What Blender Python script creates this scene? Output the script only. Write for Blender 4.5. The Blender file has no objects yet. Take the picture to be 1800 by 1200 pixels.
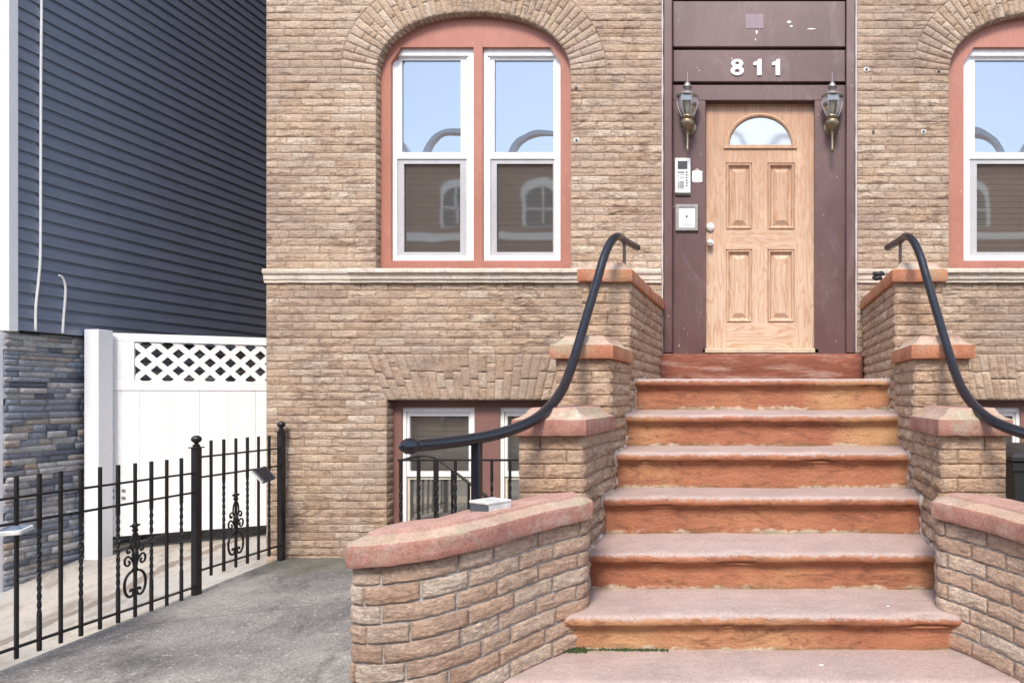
import bpy, math, random
import numpy as np
from mathutils import Vector, Matrix, noise
from mathutils.geometry import tessellate_polygon
R = math.radians
random.seed(7); rng = np.random.default_rng(11)
S = bpy.context.scene
COL = S.collection
# ---------------------------------------------------------------- camera, sky, sun, exposure
F = 1200.0; CX = 1340.0; CY = 694.0          # focal length and vanishing point in photo pixels (1800 wide)
cam = bpy.data.cameras.new('camera'); camo = bpy.data.objects.new('camera', cam); COL.objects.link(camo)
cam.sensor_width = 36; cam.lens = 36*F/1800; cam.clip_end = 600; cam.clip_start = .05
camo.location = (0, 0, 0); camo.rotation_euler = (R(90), 0, 0)
cam.shift_x = -(CX-900)/1800; cam.shift_y = (CY-600)/1800
S.camera = camo
SUN_EL, SUN_ROT = 50, 181
W = bpy.data.worlds.new('World'); S.world = W; W.use_nodes = True
wn = W.node_tree.nodes; wl = W.node_tree.links
bg = wn['Background']; sky = wn.new('ShaderNodeTexSky'); sky.sky_type = 'NISHITA'; sky.sun_disc = False
sky.sun_elevation = R(SUN_EL); sky.sun_rotation = R(SUN_ROT); sky.air_density = 1.0; sky.dust_density = .5; sky.ozone_density = 1.0
hs = wn.new('ShaderNodeHueSaturation'); hs.inputs['Saturation'].default_value = .62
wl.new(sky.outputs[0], hs.inputs['Color']); wl.new(hs.outputs[0], bg.inputs[0]); bg.inputs[1].default_value = .15
sun = bpy.data.lights.new('sun', 'SUN'); sun.energy = 1.5; sun.angle = R(17); sun.color = (1, .91, .78)
suno = bpy.data.objects.new('sun', sun); COL.objects.link(suno)
sd = Vector((math.sin(R(SUN_ROT))*math.cos(R(SUN_EL)), math.cos(R(SUN_ROT))*math.cos(R(SUN_EL)), math.sin(R(SUN_EL))))
suno.rotation_euler = sd.to_track_quat('Z', 'Y').to_euler(); suno.location = (0, 0, 30)
S.view_settings.view_transform = 'Standard'; S.view_settings.look = 'None'; S.view_settings.gamma = 1
S.view_settings.exposure = 1.62
S.cycles.max_bounces = 8; S.cycles.diffuse_bounces = 4; S.cycles.use_denoising = True

def PX(px, d): return (px-CX)*d/F
def PZ(py, d): return (CY-py)*d/F
def P(px, py, d): return (PX(px, d), d, PZ(py, d))
FD = 5.6                                      # distance of the brick facade
def FX(px): return PX(px, FD)
def FZ(py): return PZ(py, FD)

# ---------------------------------------------------------------- object helpers
def tag(o, label=None, cat=None, group=None, kind=None):
    if label: o['label'] = label
    if cat: o['category'] = cat
    if group: o['group'] = group
    if kind: o['kind'] = kind
    return o
def thing(name, loc, label, cat, group=None):
    o = bpy.data.objects.new(name, None); COL.objects.link(o); o.location = loc; o.empty_display_size = .1
    return tag(o, label, cat, group)
def wmat(o):
    m = Matrix.Translation(o.location) @ o.rotation_euler.to_matrix().to_4x4()
    return (wmat(o.parent) @ o.matrix_parent_inverse @ m) if o.parent else m
def link(name, me, mats, parent=None, smooth=False, label=None):
    if not isinstance(mats, (list, tuple)): mats = [mats]
    for m in mats: me.materials.append(m)
    if smooth: me.polygons.foreach_set('use_smooth', [True]*len(me.polygons))
    o = bpy.data.objects.new(name, me); COL.objects.link(o)
    if parent:
        o.parent = parent; o.matrix_parent_inverse = wmat(parent).inverted()
    if label: o['label'] = label
    return o
class MB:
    """collects faces; build() links them as one mesh object"""
    def __init__(s): s.v = []; s.f = []; s.m = []
    def add(s, vs, fs, mi=0):
        n = len(s.v); s.v += [tuple(v) for v in vs]; s.f += [tuple(i+n for i in f) for f in fs]; s.m += [mi]*len(fs); return s
    def box(s, x0, x1, y0, y1, z0, z1, mi=0, bev=0):
        x0, x1 = min(x0, x1), max(x0, x1); y0, y1 = min(y0, y1), max(y0, y1); z0, z1 = min(z0, z1), max(z0, z1)
        if not bev:
            vs = [(x0,y0,z0),(x1,y0,z0),(x1,y1,z0),(x0,y1,z0),(x0,y0,z1),(x1,y0,z1),(x1,y1,z1),(x0,y1,z1)]
            return s.add(vs, [(0,3,2,1),(4,5,6,7),(0,1,5,4),(1,2,6,5),(2,3,7,6),(3,0,4,7)], mi)
        b = min(bev, (x1-x0)*.4, (y1-y0)*.4, (z1-z0)*.4); vs = []
        for sz in (0, 1):
            for sx, sy in ((0,0),(1,0),(1,1),(0,1)):
                X = x1 if sx else x0; Y = y1 if sy else y0; Z = z1 if sz else z0
                dx = -b if sx else b; dy = -b if sy else b; dz = -b if sz else b
                vs += [(X, Y+dy, Z+dz), (X+dx, Y, Z+dz), (X+dx, Y+dy, Z)]
        def I(c, k): return c*3+k
        fs = [tuple(I(c, 2) for c in (3,2,1,0)), tuple(I(c, 2) for c in (4,5,6,7))]
        fs += [(I(0,1),I(1,1),I(5,1),I(4,1)), (I(2,1),I(3,1),I(7,1),I(6,1)), (I(1,0),I(2,0),I(6,0),I(5,0)), (I(3,0),I(0,0),I(4,0),I(7,0))]
        for a, c, k in ((0,1,1),(1,2,0),(2,3,1),(3,0,0)):
            fs += [(I(a,k),I(c,k),I(c,2),I(a,2)), (I(a+4,2),I(c+4,2),I(c+4,k),I(a+4,k))]
        for a in range(4): fs.append((I(a,0),I(a,1),I(a+4,1),I(a+4,0)))
        for c in range(8): fs.append((I(c,0),I(c,1),I(c,2)))
        return s.add(vs, fs, mi)
    def xf(s, M, start=0):
        s.v[start:] = [tuple(M @ Vector(v)) for v in s.v[start:]]; return s
    def tube(s, pts, r, n=10, mi=0, cap=True, tw=0, rr=None):
        pts = [Vector(p) for p in pts]; rs = rr or [r]*len(pts); vs = []; fs = []
        t = (pts[1]-pts[0]).normalized(); up = Vector((0,0,1)) if abs(t.z) < .9 else Vector((1,0,0))
        a = t.cross(up).normalized()
        for i, p in enumerate(pts):
            t = (pts[min(i+1, len(pts)-1)]-pts[max(i-1, 0)]).normalized()
            a = (a-t*a.dot(t)).normalized(); b = t.cross(a)
            for k in range(n):
                th = 2*math.pi*k/n + tw*i + (math.pi/4 if n == 4 else 0); vs.append(p+(a*math.cos(th)+b*math.sin(th))*rs[i])
        for i in range(len(pts)-1):
            for k in range(n): fs.append((i*n+k, i*n+(k+1)%n, (i+1)*n+(k+1)%n, (i+1)*n+k))
        if cap: fs += [tuple(range(n-1, -1, -1)), tuple((len(pts)-1)*n+k for k in range(n))]
        return s.add(vs, fs, mi)
    def lathe(s, prof, c=(0,0,0), n=20, mi=0, axis='z', ph=0):
        vs = []; fs = []
        for r, z in prof:
            for k in range(n):
                th = 2*math.pi*k/n+ph; x, y = r*math.cos(th), r*math.sin(th)
                v = (x, y, z) if axis == 'z' else (x, -z, y)
                vs.append((v[0]+c[0], v[1]+c[1], v[2]+c[2]))
        for i in range(len(prof)-1):
            for k in range(n): fs.append((i*n+k, i*n+(k+1)%n, (i+1)*n+(k+1)%n, (i+1)*n+k))
        fs += [tuple(range(n-1, -1, -1)), tuple((len(prof)-1)*n+k for k in range(n))]
        return s.add(vs, fs, mi)
    def plate(s, outer, holes, y0, y1, mi=0, back=False):
        """flat plate in XZ, front at y0, sides to y1"""
        loops = [outer]+list(holes); flat = [p for l in loops for p in l]
        tris = tessellate_polygon([[Vector((p[0], p[1], 0)) for p in l] for l in loops])
        s.add([(p[0], y0, p[1]) for p in flat], tris, mi)
        if back: s.add([(p[0], y1, p[1]) for p in flat], tris, mi)
        for l in loops:
            n = len(l); s.add([(p[0], y0, p[1]) for p in l]+[(p[0], y1, p[1]) for p in l], [(i, (i+1)%n, (i+1)%n+n, i+n) for i in range(n)], mi)
        return s
    def build(s, name, mats, parent=None, smooth=False, label=None, bevel=0, auto=None):
        me = bpy.data.meshes.new(name); me.from_pydata(s.v, [], s.f); me.polygons.foreach_set('material_index', s.m); me.update()
        o = link(name, me, mats, parent, smooth, label)
        if auto is not None:
            me.polygons.foreach_set('use_smooth', [True]*len(me.polygons)); me.set_sharp_from_angle(angle=R(auto))
        return o
def rect(x0, x1, z0, z1): return [(x0, z0), (x1, z0), (x1, z1), (x0, z1)]
def pr(px0, px1, py0, py1, d): return rect(PX(px0, d), PX(px1, d), PZ(py1, d), PZ(py0, d))
def catmull(pts, m=8):
    pts = [Vector(p) for p in pts]; out = []
    q = [pts[0]*2-pts[1]]+pts+[pts[-1]*2-pts[-2]]
    for i in range(1, len(q)-2):
        a, b, c, d = q[i-1:i+3]
        for k in range(m):
            t = k/m; out.append(.5*((2*b)+(c-a)*t+(2*a-5*b+4*c-d)*t*t+(3*b-a-3*c+d)*t**3))
    return out+[pts[-1]]

# ---------------------------------------------------------------- material helpers
class Mat:
    def __init__(s, name, rough=.8, spec=.3, metal=0):
        s.m = bpy.data.materials.new(name); s.m.use_nodes = True; s.nt = s.m.node_tree
        s.b = s.nt.nodes['Principled BSDF']; s.set('Roughness', rough); s.set('Specular IOR Level', spec); s.set('Metallic', metal)
        tc = s.nt.nodes.new('ShaderNodeTexCoord'); s.co = tc.outputs['Object']
    def set(s, k, v):
        if isinstance(v, bpy.types.NodeSocket): s.nt.links.new(v, s.b.inputs[k])
        elif isinstance(v, (tuple, list)) and len(v) == 3: s.b.inputs[k].default_value = (*v, 1)
        else: s.b.inputs[k].default_value = v
        return s
    def n(s, typ, ins={}, out=0, **pr):
        nd = s.nt.nodes.new('ShaderNode'+typ)
        for k, v in pr.items(): setattr(nd, k, v)
        for k, v in ins.items():
            if isinstance(v, bpy.types.NodeSocket): s.nt.links.new(v, nd.inputs[k])
            else:
                if isinstance(v, (tuple, list)) and len(v) == 3 and nd.inputs[k].type == 'RGBA': v = (*v, 1)
                nd.inputs[k].default_value = v
        return nd.outputs[out]
    def map(s, sc, co=None): return s.n('Mapping', {0: co or s.co, 'Scale': sc})
    def noise(s, scale, detail=4, rough=.6, sc=None, dist=0, co=None):
        v = s.map(sc, co) if sc else (co or s.co)
        return s.n('TexNoise', {'Vector': v, 'Scale': scale, 'Detail': detail, 'Roughness': rough, 'Distortion': dist})
    def ramp(s, fac, stops, interp='LINEAR'):
        nd = s.nt.nodes.new('ShaderNodeValToRGB'); s.nt.links.new(fac, nd.inputs[0]); nd.color_ramp.interpolation = interp
        e = nd.color_ramp.elements
        while len(e) < len(stops): e.new(.5)
        for i, (p, c) in enumerate(stops):
            e[i].position = p; e[i].color = (*c, 1) if isinstance(c, (tuple, list)) else (c, c, c, 1)
        return nd.outputs[0]
    def mix(s, f, a, b, mode='MIX'):
        nd = s.nt.nodes.new('ShaderNodeMix'); nd.data_type = 'RGBA'; nd.blend_type = mode
        for i, v in ((0, f), (6, a), (7, b)):
            if isinstance(v, bpy.types.NodeSocket): s.nt.links.new(v, nd.inputs[i])
            else: nd.inputs[i].default_value = (*v, 1) if isinstance(v, (tuple, list)) else v
        return nd.outputs[2]
    def math(s, op, a, b=0, c=0): return s.n('Math', {0: a, 1: b, 2: c}, operation=op)
    def bump(s, h, strength=.3, dist=.01, nrm=None):
        ins = {'Height': h, 'Strength': strength, 'Distance': dist}
        if nrm: ins['Normal'] = nrm
        o = s.n('Bump', ins); s.set('Normal', o); return o
    def attr(s, name, out='Fac'):
        nd = s.nt.nodes.new('ShaderNodeAttribute'); nd.attribute_name = name; return nd.outputs[out]
    def sep(s, co=None): 
        nd = s.nt.nodes.new('ShaderNodeSeparateXYZ'); s.nt.links.new(co or s.co, nd.inputs[0]); return nd.outputs

def brick_mat(name, tones, dark, stain, amt=.5, scar=.5):
    m = Mat(name, .9, .25)
    c = m.ramp(m.attr('rnd'), [(i/(len(tones)-1), t) for i, t in enumerate(tones)])
    n1 = m.noise(7, 7, .72, (1, 1, 3.2), 1.2)
    n0 = m.noise(1.7, 4, .6)
    c = m.mix(m.math('MULTIPLY', m.ramp(m.math('ADD', n1, m.math('MULTIPLY', m.math('SUBTRACT', n0, .5), .35)), [(.50, 0), (.64, 1)]), scar), c, dark)
    ln = m.noise(20, 6, .7, (1, 1, 4.5), 1.6)
    c = m.mix(m.math('MULTIPLY', m.ramp(m.math('ABSOLUTE', m.math('SUBTRACT', ln, .5)), [(.0, 1), (.03, 0)]), .9), c, dark)
    n2 = m.noise(1.1, 5, .62, (1, 1, 1.5))
    c = m.mix(m.math('MULTIPLY', m.ramp(n2, [(.44, 0), (.66, 1)]), amt), c, stain)
    n5 = m.noise(3.3, 7, .75, (1, 1, 1.4), .6); c = m.mix(m.math('MULTIPLY', m.ramp(n5, [(.55, 0), (.70, 1)]), amt*.8), c, dark)
    n3 = m.noise(70, 5, .7); c = m.mix(.75, c, m.ramp(n3, [(.25, .5), (.5, .95), (.75, 1.3)]), 'MULTIPLY')
    n4 = m.noise(22, 5, .7, (1, 1, 2)); c = m.mix(m.math('MULTIPLY', m.ramp(n4, [(.62, 0), (.75, 1)]), .5), c, (.62, .52, .44))
    m.set('Base Color', c)
    b1 = m.bump(m.noise(30, 8, .75, (1, 1, 2.4), .8), 1.0, .02)
    m.bump(m.noise(190, 4, .7), .45, .004, b1)
    return m.m
BR = brick_mat('facade_brick', [(.55,.39,.265), (.64,.47,.335), (.71,.545,.405), (.58,.425,.31), (.78,.64,.50)], (.20,.125,.09), (.38,.275,.22), .8, .8)
BRP = brick_mat('pier_brick', [(.62,.42,.28), (.70,.50,.35), (.65,.46,.33), (.74,.56,.41)], (.24,.14,.09), (.40,.31,.24), .45, .65)
BRC = brick_mat('curved_wall_brick', [(.62,.39,.27), (.70,.485,.35), (.66,.46,.34), (.74,.55,.42), (.84,.70,.57)], (.26,.15,.10), (.46,.36,.30), .5, .6)
def mortar_mat(name, a, b):
    m = Mat(name, .95, .15); m.set('Base Color', m.ramp(m.noise(30, 5, .7), [(.3, a), (.7, b)])); m.bump(m.noise(120, 4, .7), .5, .006); return m.m
MO = mortar_mat('facade_mortar', (.26,.18,.13), (.52,.40,.31))
MOG = mortar_mat('grey_mortar', (.20,.17,.15), (.50,.46,.43))
PALEM = mortar_mat('pale_joint_mortar', (.34,.28,.23), (.60,.53,.47))
def stone_mat(name, base, red, pale, green=None, gs=.3, bs=.5, strat=0):
    m = Mat(name, .85, .3)
    if strat: m.co = m.map((.6, 1, strat))
    c = m.mix(m.ramp(m.noise(5, 6, .65), [(.35, 0), (.65, 1)]), base, red)
    c = m.mix(m.math('MULTIPLY', m.ramp(m.noise(4.5, 9, .72), [(.5, 0), (.66, 1)]), .6), c, pale)
    c = m.mix(m.math('MULTIPLY', m.ramp(m.noise(6, 9, .74, (1,1,1), .8), [(.52, 0), (.68, 1)]), .55), c, tuple(x*.45 for x in base))
    if green: c = m.mix(m.math('MULTIPLY', m.ramp(m.noise(4, 6, .7, (1,1,1), .5), [(.52, 0), (.66, 1)]), gs), c, green)
    c = m.mix(.7, c, m.ramp(m.noise(110, 4, .7), [(.28, .55), (.5, 1), (.72, 1.35)]), 'MULTIPLY')
    m.set('Base Color', c); b = m.bump(m.noise(30, 6, .7), .6, .01); m.bump(m.noise(200, 3, .7), .4, .003, b); return m.m
CAP = stone_mat('red_sandstone', (.46,.20,.11), (.36,.14,.08), (.52,.36,.26), (.33,.27,.18), .8)
CAP2 = stone_mat('weathered_sandstone', (.37,.19,.15), (.31,.14,.11), (.50,.39,.34), (.34,.29,.22), .85)
CAPB = stone_mat('lichened_sandstone', (.42,.27,.20), (.36,.28,.22), (.56,.47,.40), (.30,.28,.19), .9)
CAPT = stone_mat('pinkish_sandstone_top', (.41,.245,.20), (.36,.205,.17), (.48,.36,.31), (.36,.28,.25), .5)
BELT = stone_mat('cream_limestone', (.56,.47,.385), (.64,.54,.45), (.72,.66,.60), (.36,.31,.27), .6)
def step_mat():
    m = Mat('brownstone_step', .7, .35)
    i = m.nt.nodes.new('ShaderNodeAttribute'); i.attribute_name = 'info'
    sp = m.nt.nodes.new('ShaderNodeSeparateColor'); m.nt.links.new(i.outputs['Color'], sp.inputs[0]); wear, hgt, rn = sp.outputs
    r = m.mix(m.ramp(m.noise(2.2, 5, .6), [(.35, 0), (.62, 1)]), (.40,.17,.09), (.325,.122,.07))
    r = m.mix(m.math('MULTIPLY', m.ramp(m.noise(1.3, 3, .5), [(.5, 0), (.68, 1)]), .65), r, (.52,.32,.16))
    r = m.mix(m.math('MULTIPLY', m.ramp(m.noise(8, 9, .78, (.6,1,1.8), 1.2), [(.5, 0), (.62, 1)]), .75), r, (.17,.07,.04))
    r = m.mix(m.math('MULTIPLY', m.ramp(m.noise(22, 6, .75, (.5,1,2)), [(.58, 0), (.72, 1)]), .4), r, (.56,.33,.20))
    t = m.mix(m.ramp(m.noise(4, 6, .7), [(.35, 0), (.7, 1)]), (.34,.26,.24), (.43,.33,.295))
    t = m.mix(m.math('MULTIPLY', m.ramp(m.noise(1.9, 7, .72), [(.5, 0), (.7, 1)]), .45), t, (.27,.185,.165))
    t = m.mix(m.math('MULTIPLY', m.ramp(m.noise(60, 5, .8), [(.45, 0), (.75, 1)]), .35), t, (.5,.42,.4))
    wf = m.math('ADD', wear, m.math('MULTIPLY', m.math('SUBTRACT', m.noise(26, 5, .7), .5), .9))
    c = m.mix(m.ramp(wf, [(.4, 0), (.62, 1)]), r, t)
    e = m.math('ADD', hgt, m.math('MULTIPLY', m.math('SUBTRACT', m.noise(9, 6, .75, (1,1,.4)), .5), .55))
    c = m.mix(m.math('MULTIPLY', m.math('MULTIPLY', m.ramp(e, [(.08, 1), (.13, 0)]), m.ramp(m.noise(3.1, 4, .7), [(.47, 0), (.56, 1)])), .9), c, (.58,.48,.37))
    g = m.math('ADD', hgt, m.math('MULTIPLY', m.math('SUBTRACT', m.noise(5, 5, .7), .5), .5))
    c = m.mix(m.math('MULTIPLY', m.ramp(g, [(.02, 1), (.14, 0)]), .55), c, (.14,.13,.06))
    c = m.mix(.55, c, m.ramp(m.noise(120, 4, .7), [(.28, .6), (.5, 1), (.72, 1.3)]), 'MULTIPLY')
    m.set('Base Color', c); m.set('Roughness', m.ramp(wear, [(.3, .8), (.7, .55)]))
    b = m.bump(m.noise(16, 7, .7, (.7,1,1.6), .6), .7, .014); m.bump(m.noise(180, 4, .7), .4, .003, b); return m.m
STEP = step_mat()
def paint_mat(name, col, col2, rough=.5, chips=None, bs=.15, z=3):
    m = Mat(name, rough, .4)
    c = m.mix(m.ramp(m.noise(2.5, 5, .6, (1,1,.5)), [(.35, 0), (.7, 1)]), col, col2)
    c = m.mix(.35, c, m.ramp(m.noise(45, 4, .7, (1,1,.3)), [(.3, .75), (.7, 1.2)]), 'MULTIPLY')
    if chips: c = m.mix(m.ramp(m.noise(26, 3, .65, (1,1,.8)), [(.715, 0), (.725, 1)]), c, chips)
    if chips: c = m.mix(m.math('MULTIPLY', m.ramp(m.noise(4, 7, .75, (1,1,.35), .8), [(.55, 0), (.75, 1)]), .12), c, chips)
    m.set('Base Color', c); m.bump(m.noise(30, 6, .7, (1,1,.3)), bs, .004); return m.m
REDW = paint_mat('salmon_red_paint', (.33,.13,.092), (.40,.17,.125), .55, (.62,.4,.33))
PURP = paint_mat('plum_brown_paint', (.10,.052,.051), (.145,.083,.081), .42, (.55,.5,.48))
PURPD = paint_mat('plum_scrape', (.25,.18,.21), (.2,.14,.17), .5, (.55,.5,.48))
BASEW = paint_mat('brown_basement_paint', (.17,.085,.075), (.23,.12,.10), .5)
WHITE = paint_mat('white_vinyl', (.78,.77,.76), (.83,.82,.81), .35, None, .03)
CREAM = paint_mat('aged_cream_paint', (.68,.6,.48), (.76,.7,.6), .55, (.5,.36,.25))
GREYV = paint_mat('grey_sash_vinyl', (.38,.37,.38), (.46,.45,.46), .45, None, .03)
DARKG = paint_mat('dark_gap', (.02,.017,.016), (.03,.025,.02), .9, None, 0)
def iron_mat(name, col, rough, rust=.3):
    m = Mat(name, rough, .5)
    c = m.mix(m.math('MULTIPLY', m.ramp(m.noise(25, 6, .75), [(.55, 0), (.72, 1)]), rust), col, (.13,.06,.035))
    m.set('Base Color', c); m.set('Roughness', m.ramp(m.noise(12, 4, .7), [(.3, rough*.8), (.7, rough*1.3)])); m.bump(m.noise(60, 5, .7), .25, .003); return m.m
IRON = iron_mat('black_iron', (.008,.0075,.009), .4); RAIL = iron_mat('blue_black_gloss_iron', (.006,.0075,.014), .27, .1)
def simple(name, col, rough=.5, metal=0, spec=.5, var=.15, sc=20, bs=.1):
    m = Mat(name, rough, spec, metal); c = m.mix(var, col, m.ramp(m.noise(sc, 5, .7), [(.3, .4), (.7, 1.6)]), 'MULTIPLY')
    m.set('Base Color', c); m.bump(m.noise(sc*3, 4, .7), bs, .002); return m.m
BRASS = simple('aged_brass', (.23,.185,.125), .48, 1, var=.7, sc=60); PEWTER = simple('pewter_grey', (.30,.28,.27), .42, .8, var=.4, sc=50)
SILVER = simple('silver_plastic', (.72,.71,.69), .35); SCREEN = simple('dark_screen', (.06,.06,.065), .2); KEYS = simple('dark_keys', (.12,.12,.12), .5)
DIG = simple('digit_white', (.85,.84,.80), .5); BLKP = simple('black_plastic', (.016,.016,.018), .45); LGREY = simple('light_grey_plastic', (.55,.57,.6), .4)
SOLAR = simple('slate_solar_panel', (.14,.18,.26), .25); BOXG = simple('grey_box_side', (.06,.065,.08), .5); BOXW = simple('weathered_white_lid', (.5,.5,.49), .6, var=.5)
TRIM = simple('white_trim', (.8,.81,.83), .4, var=.06); CABLE = simple('white_cable', (.8,.79,.75), .5, var=.1)
BLIND = simple('cream_blind', (.34,.29,.22), .8, var=.2, sc=6); BLIND2 = simple('pale_blind', (.85,.72,.52), .8, var=.15, sc=6); DARKROOM = simple('dark_room', (.06,.05,.045), .9)
def siding_mat():
    m = Mat('slate_blue_siding', .27, .9)
    c = m.mix(m.ramp(m.noise(1.5, 4, .6), [(.3, 0), (.7, 1)]), (.175,.208,.28), (.195,.225,.30))
    c = m.mix(.3, c, m.ramp(m.noise(8, 5, .7, (1,.3,3)), [(.3, .7), (.7, 1.3)]), 'MULTIPLY'); c = m.mix(m.math('MULTIPLY', m.ramp(m.noise(3, 6, .7, (1,3,.25)), [(.5, 0), (.72, 1)]), .22), c, (.28,.29,.31)); m.set('Base Color', c)
    b = m.bump(m.noise(90, 4, .6, (1,.12,1)), .12, .003); m.bump(m.noise(1.6, 3, .5, (1,1,3)), .35, .03, b); return m.m
SIDING = siding_mat()
def ledger_mat():
    m = Mat('ledger_stone', .8, .3)
    c = m.ramp(m.attr('rnd'), [(0, (.10,.11,.14)), (.13, (.24,.27,.32)), (.27, (.38,.38,.38)), (.4, (.23,.24,.27)), (.52, (.36,.31,.27)), (.64, (.46,.44,.43)), (.78, (.17,.185,.225)), (.86, (.30,.30,.31)), (.95, (.38,.29,.22))], 'CONSTANT')
    c = m.mix(m.math('MULTIPLY', m.ramp(m.noise(14, 6, .7, (1,1,3), .8), [(.4, 0), (.65, 1)]), .5), c, (.15,.16,.2))
    c = m.mix(.7, c, m.ramp(m.noise(50, 5, .7, (1,1,2)), [(.3, .5), (.7, 1.5)]), 'MULTIPLY'); m.set('Base Color', c)
    m.bump(m.noise(40, 6, .7, (1,.6,2.2)), .7, .012); return m.m
LEDGER = ledger_mat()
def concrete_mat(name, a, b, dark, moss=None, sp=.5, joint=None, crack=None):
    m = Mat(name, .9, .2)
    c = m.mix(m.ramp(m.noise(.9, 6, .65, (1,1.4,1)), [(.38, 0), (.62, 1)]), a, b)
    c = m.mix(m.math('MULTIPLY', m.ramp(m.noise(2.6, 7, .72, (1.6,.8,1), .8), [(.48, 0), (.66, 1)]), .7), c, dark)
    c = m.mix(sp, c, m.ramp(m.noise(85, 6, .85), [(.3, .25), (.5, .95), (.7, 1.9)]), 'MULTIPLY')
    c = m.mix(m.math('MULTIPLY', m.ramp(m.noise(38, 5, .8), [(.6, 0), (.66, 1)]), sp*.9), c, tuple(min(1, x*2.4) for x in b))
    x, y, z = m.sep()
    if moss:
        g = m.math('ADD', m.ramp(m.math('DIVIDE', y, 6), [(.79, 0), (.93, 1)]), m.math('MULTIPLY', m.math('SUBTRACT', m.noise(2.2, 5, .7), .5), 2))
        c = m.mix(m.math('MULTIPLY', m.ramp(g, [(.45, 0), (1.0, 1)]), .75), c, moss)
    if crack:
        ax, ay, cc, w = crack      # |ax*x + ay*y + cc + wobble| < w
        l = m.math('ADD', m.math('ADD', m.math('MULTIPLY', x, ax), m.math('MULTIPLY', y, ay)), m.math('ADD', cc, m.math('MULTIPLY', m.math('SUBTRACT', m.noise(4 if w < .02 else 2.6, 5, .7), .5), .05 if w < .02 else .22)))
        k = m.math('LESS_THAN', m.math('ABSOLUTE', l), w); c = m.mix(m.math('MULTIPLY', k, .75), c, dark)
    m.set('Base Color', c); b_ = m.bump(m.noise(70, 6, .8), .8, .01); m.bump(m.noise(9, 5, .6), .4, .03, b_); return m.m
AREA = concrete_mat('areaway_concrete', (.155,.148,.146), (.30,.28,.26), (.085,.081,.081), (.105,.105,.07), .9, crack=(-.37, .93, -5.27, .0045))
DRIVE = concrete_mat('driveway_concrete', (.36,.345,.33), (.45,.40,.34), (.19,.15,.12), None, .22, crack=(1, 0, 4.97, .045))
WALK = concrete_mat('sidewalk_concrete', (.3,.29,.28), (.38,.37,.35), (.2,.19,.18), None, .4)
ROAD = concrete_mat('road_asphalt', (.05,.05,.052), (.065,.064,.063), (.035,.035,.035), None, .5)
def oak_mat(hor=False):
    m = Mat('weathered_oak_rail' if hor else 'weathered_oak', .55, .35)
    x, y, z = m.sep(); oi = m.nt.nodes.new('ShaderNodeObjectInfo'); off = m.n('CombineXYZ', {0: m.math('MULTIPLY', oi.outputs['Random'], 31), 1: 0, 2: m.math('MULTIPLY', oi.outputs['Random'], 17)})
    m.co = m.n('VectorMath', {0: m.co, 1: off}, operation='ADD')
    n = m.noise(1.6, 3, .5, (3.2, 1, .5) if not hor else (.5, 1, 3.2)); n2 = m.noise(60, 4, .7, (1, 1, .04) if not hor else (.04, 1, 1))
    rings = m.math('FRACT', m.math('MULTIPLY', n, 17))
    g = m.ramp(rings, [(0, 0), (.55, .15), (.88, 1), (1, 0)])
    base = m.mix(m.ramp(m.math('ADD', m.math('DIVIDE', z, 2.6), m.math('MULTIPLY', m.math('SUBTRACT', m.noise(3, 4, .6), .5), .5)), [(.2, 0), (.95, 1)]), (.58,.42,.305), (.42,.25,.16))
    c = m.mix(m.math('MULTIPLY', g, .6), base, (.40,.20,.10))
    c = m.mix(.6, c, m.ramp(n2, [(.3, .62), (.6, 1.12)]), 'MULTIPLY')
    c = m.mix(m.math('MULTIPLY', m.ramp(m.noise(5, 6, .7, (1.5,1,.5)), [(.55, 0), (.75, 1)]), .4), c, (.74,.57,.38))
    m.set('Base Color', c); m.bump(m.math('ADD', g, n2), .12, .002); return m.m
OAK = oak_mat(); OAKH = oak_mat(True)
def glass_mat(name, refl, tint=(.8,.85,.85), rough=0, bump=.0, gtint=(1,1,1)):
    m = Mat(name); nt = m.nt; out = nt.nodes['Material Output']; nt.nodes.remove(m.b)
    g = nt.nodes.new('ShaderNodeBsdfGlossy'); g.inputs['Roughness'].default_value = rough; g.inputs['Color'].default_value = (*gtint, 1)
    t = nt.nodes.new('ShaderNodeBsdfTransparent'); t.inputs['Color'].default_value = (*tint, 1)
    fr = nt.nodes.new('ShaderNodeFresnel'); fr.inputs['IOR'].default_value = 1.5
    fac = m.math('ADD', fr.outputs[0], refl); fac = m.math('MINIMUM', fac, 1)
    dn = nt.nodes.new('ShaderNodeBsdfDiffuse'); dn.inputs['Color'].default_value = (.45,.43,.4,1)
    mx = nt.nodes.new('ShaderNodeMixShader'); nt.links.new(fac, mx.inputs[0]); nt.links.new(t.outputs[0], mx.inputs[1]); nt.links.new(g.outputs[0], mx.inputs[2])
    m2 = nt.nodes.new('ShaderNodeMixShader'); dust = m.math('MULTIPLY', m.ramp(m.noise(45, 5, .8), [(.6, .12), (.74, .5)]), .8)
    nt.links.new(dust, m2.inputs[0]); nt.links.new(mx.outputs[0], m2.inputs[1]); nt.links.new(dn.outputs[0], m2.inputs[2])
    nt.links.new(m2.outputs[0], out.inputs[0])
    bn = nt.nodes.new('ShaderNodeBump'); bn.inputs['Strength'].default_value = bump; bn.inputs['Distance'].default_value = .01
    oi = nt.nodes.new('ShaderNodeObjectInfo'); nt.links.new(m.noise(1.3, 2, .5, co=m.n('VectorMath', {0: m.co, 1: oi.outputs['Random']}, operation='ADD') if False else m.n('VectorMath', {0: m.co, 1: m.n('CombineXYZ', {0: m.math('MULTIPLY', oi.outputs['Random'], 40)})}, operation='ADD')), bn.inputs['Height']); nt.links.new(bn.outputs[0], g.inputs['Normal']); return m.m
GLASS = glass_mat('window_glass', .42, (.22,.24,.26), 0, .22, (.55,.62,.71))
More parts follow.
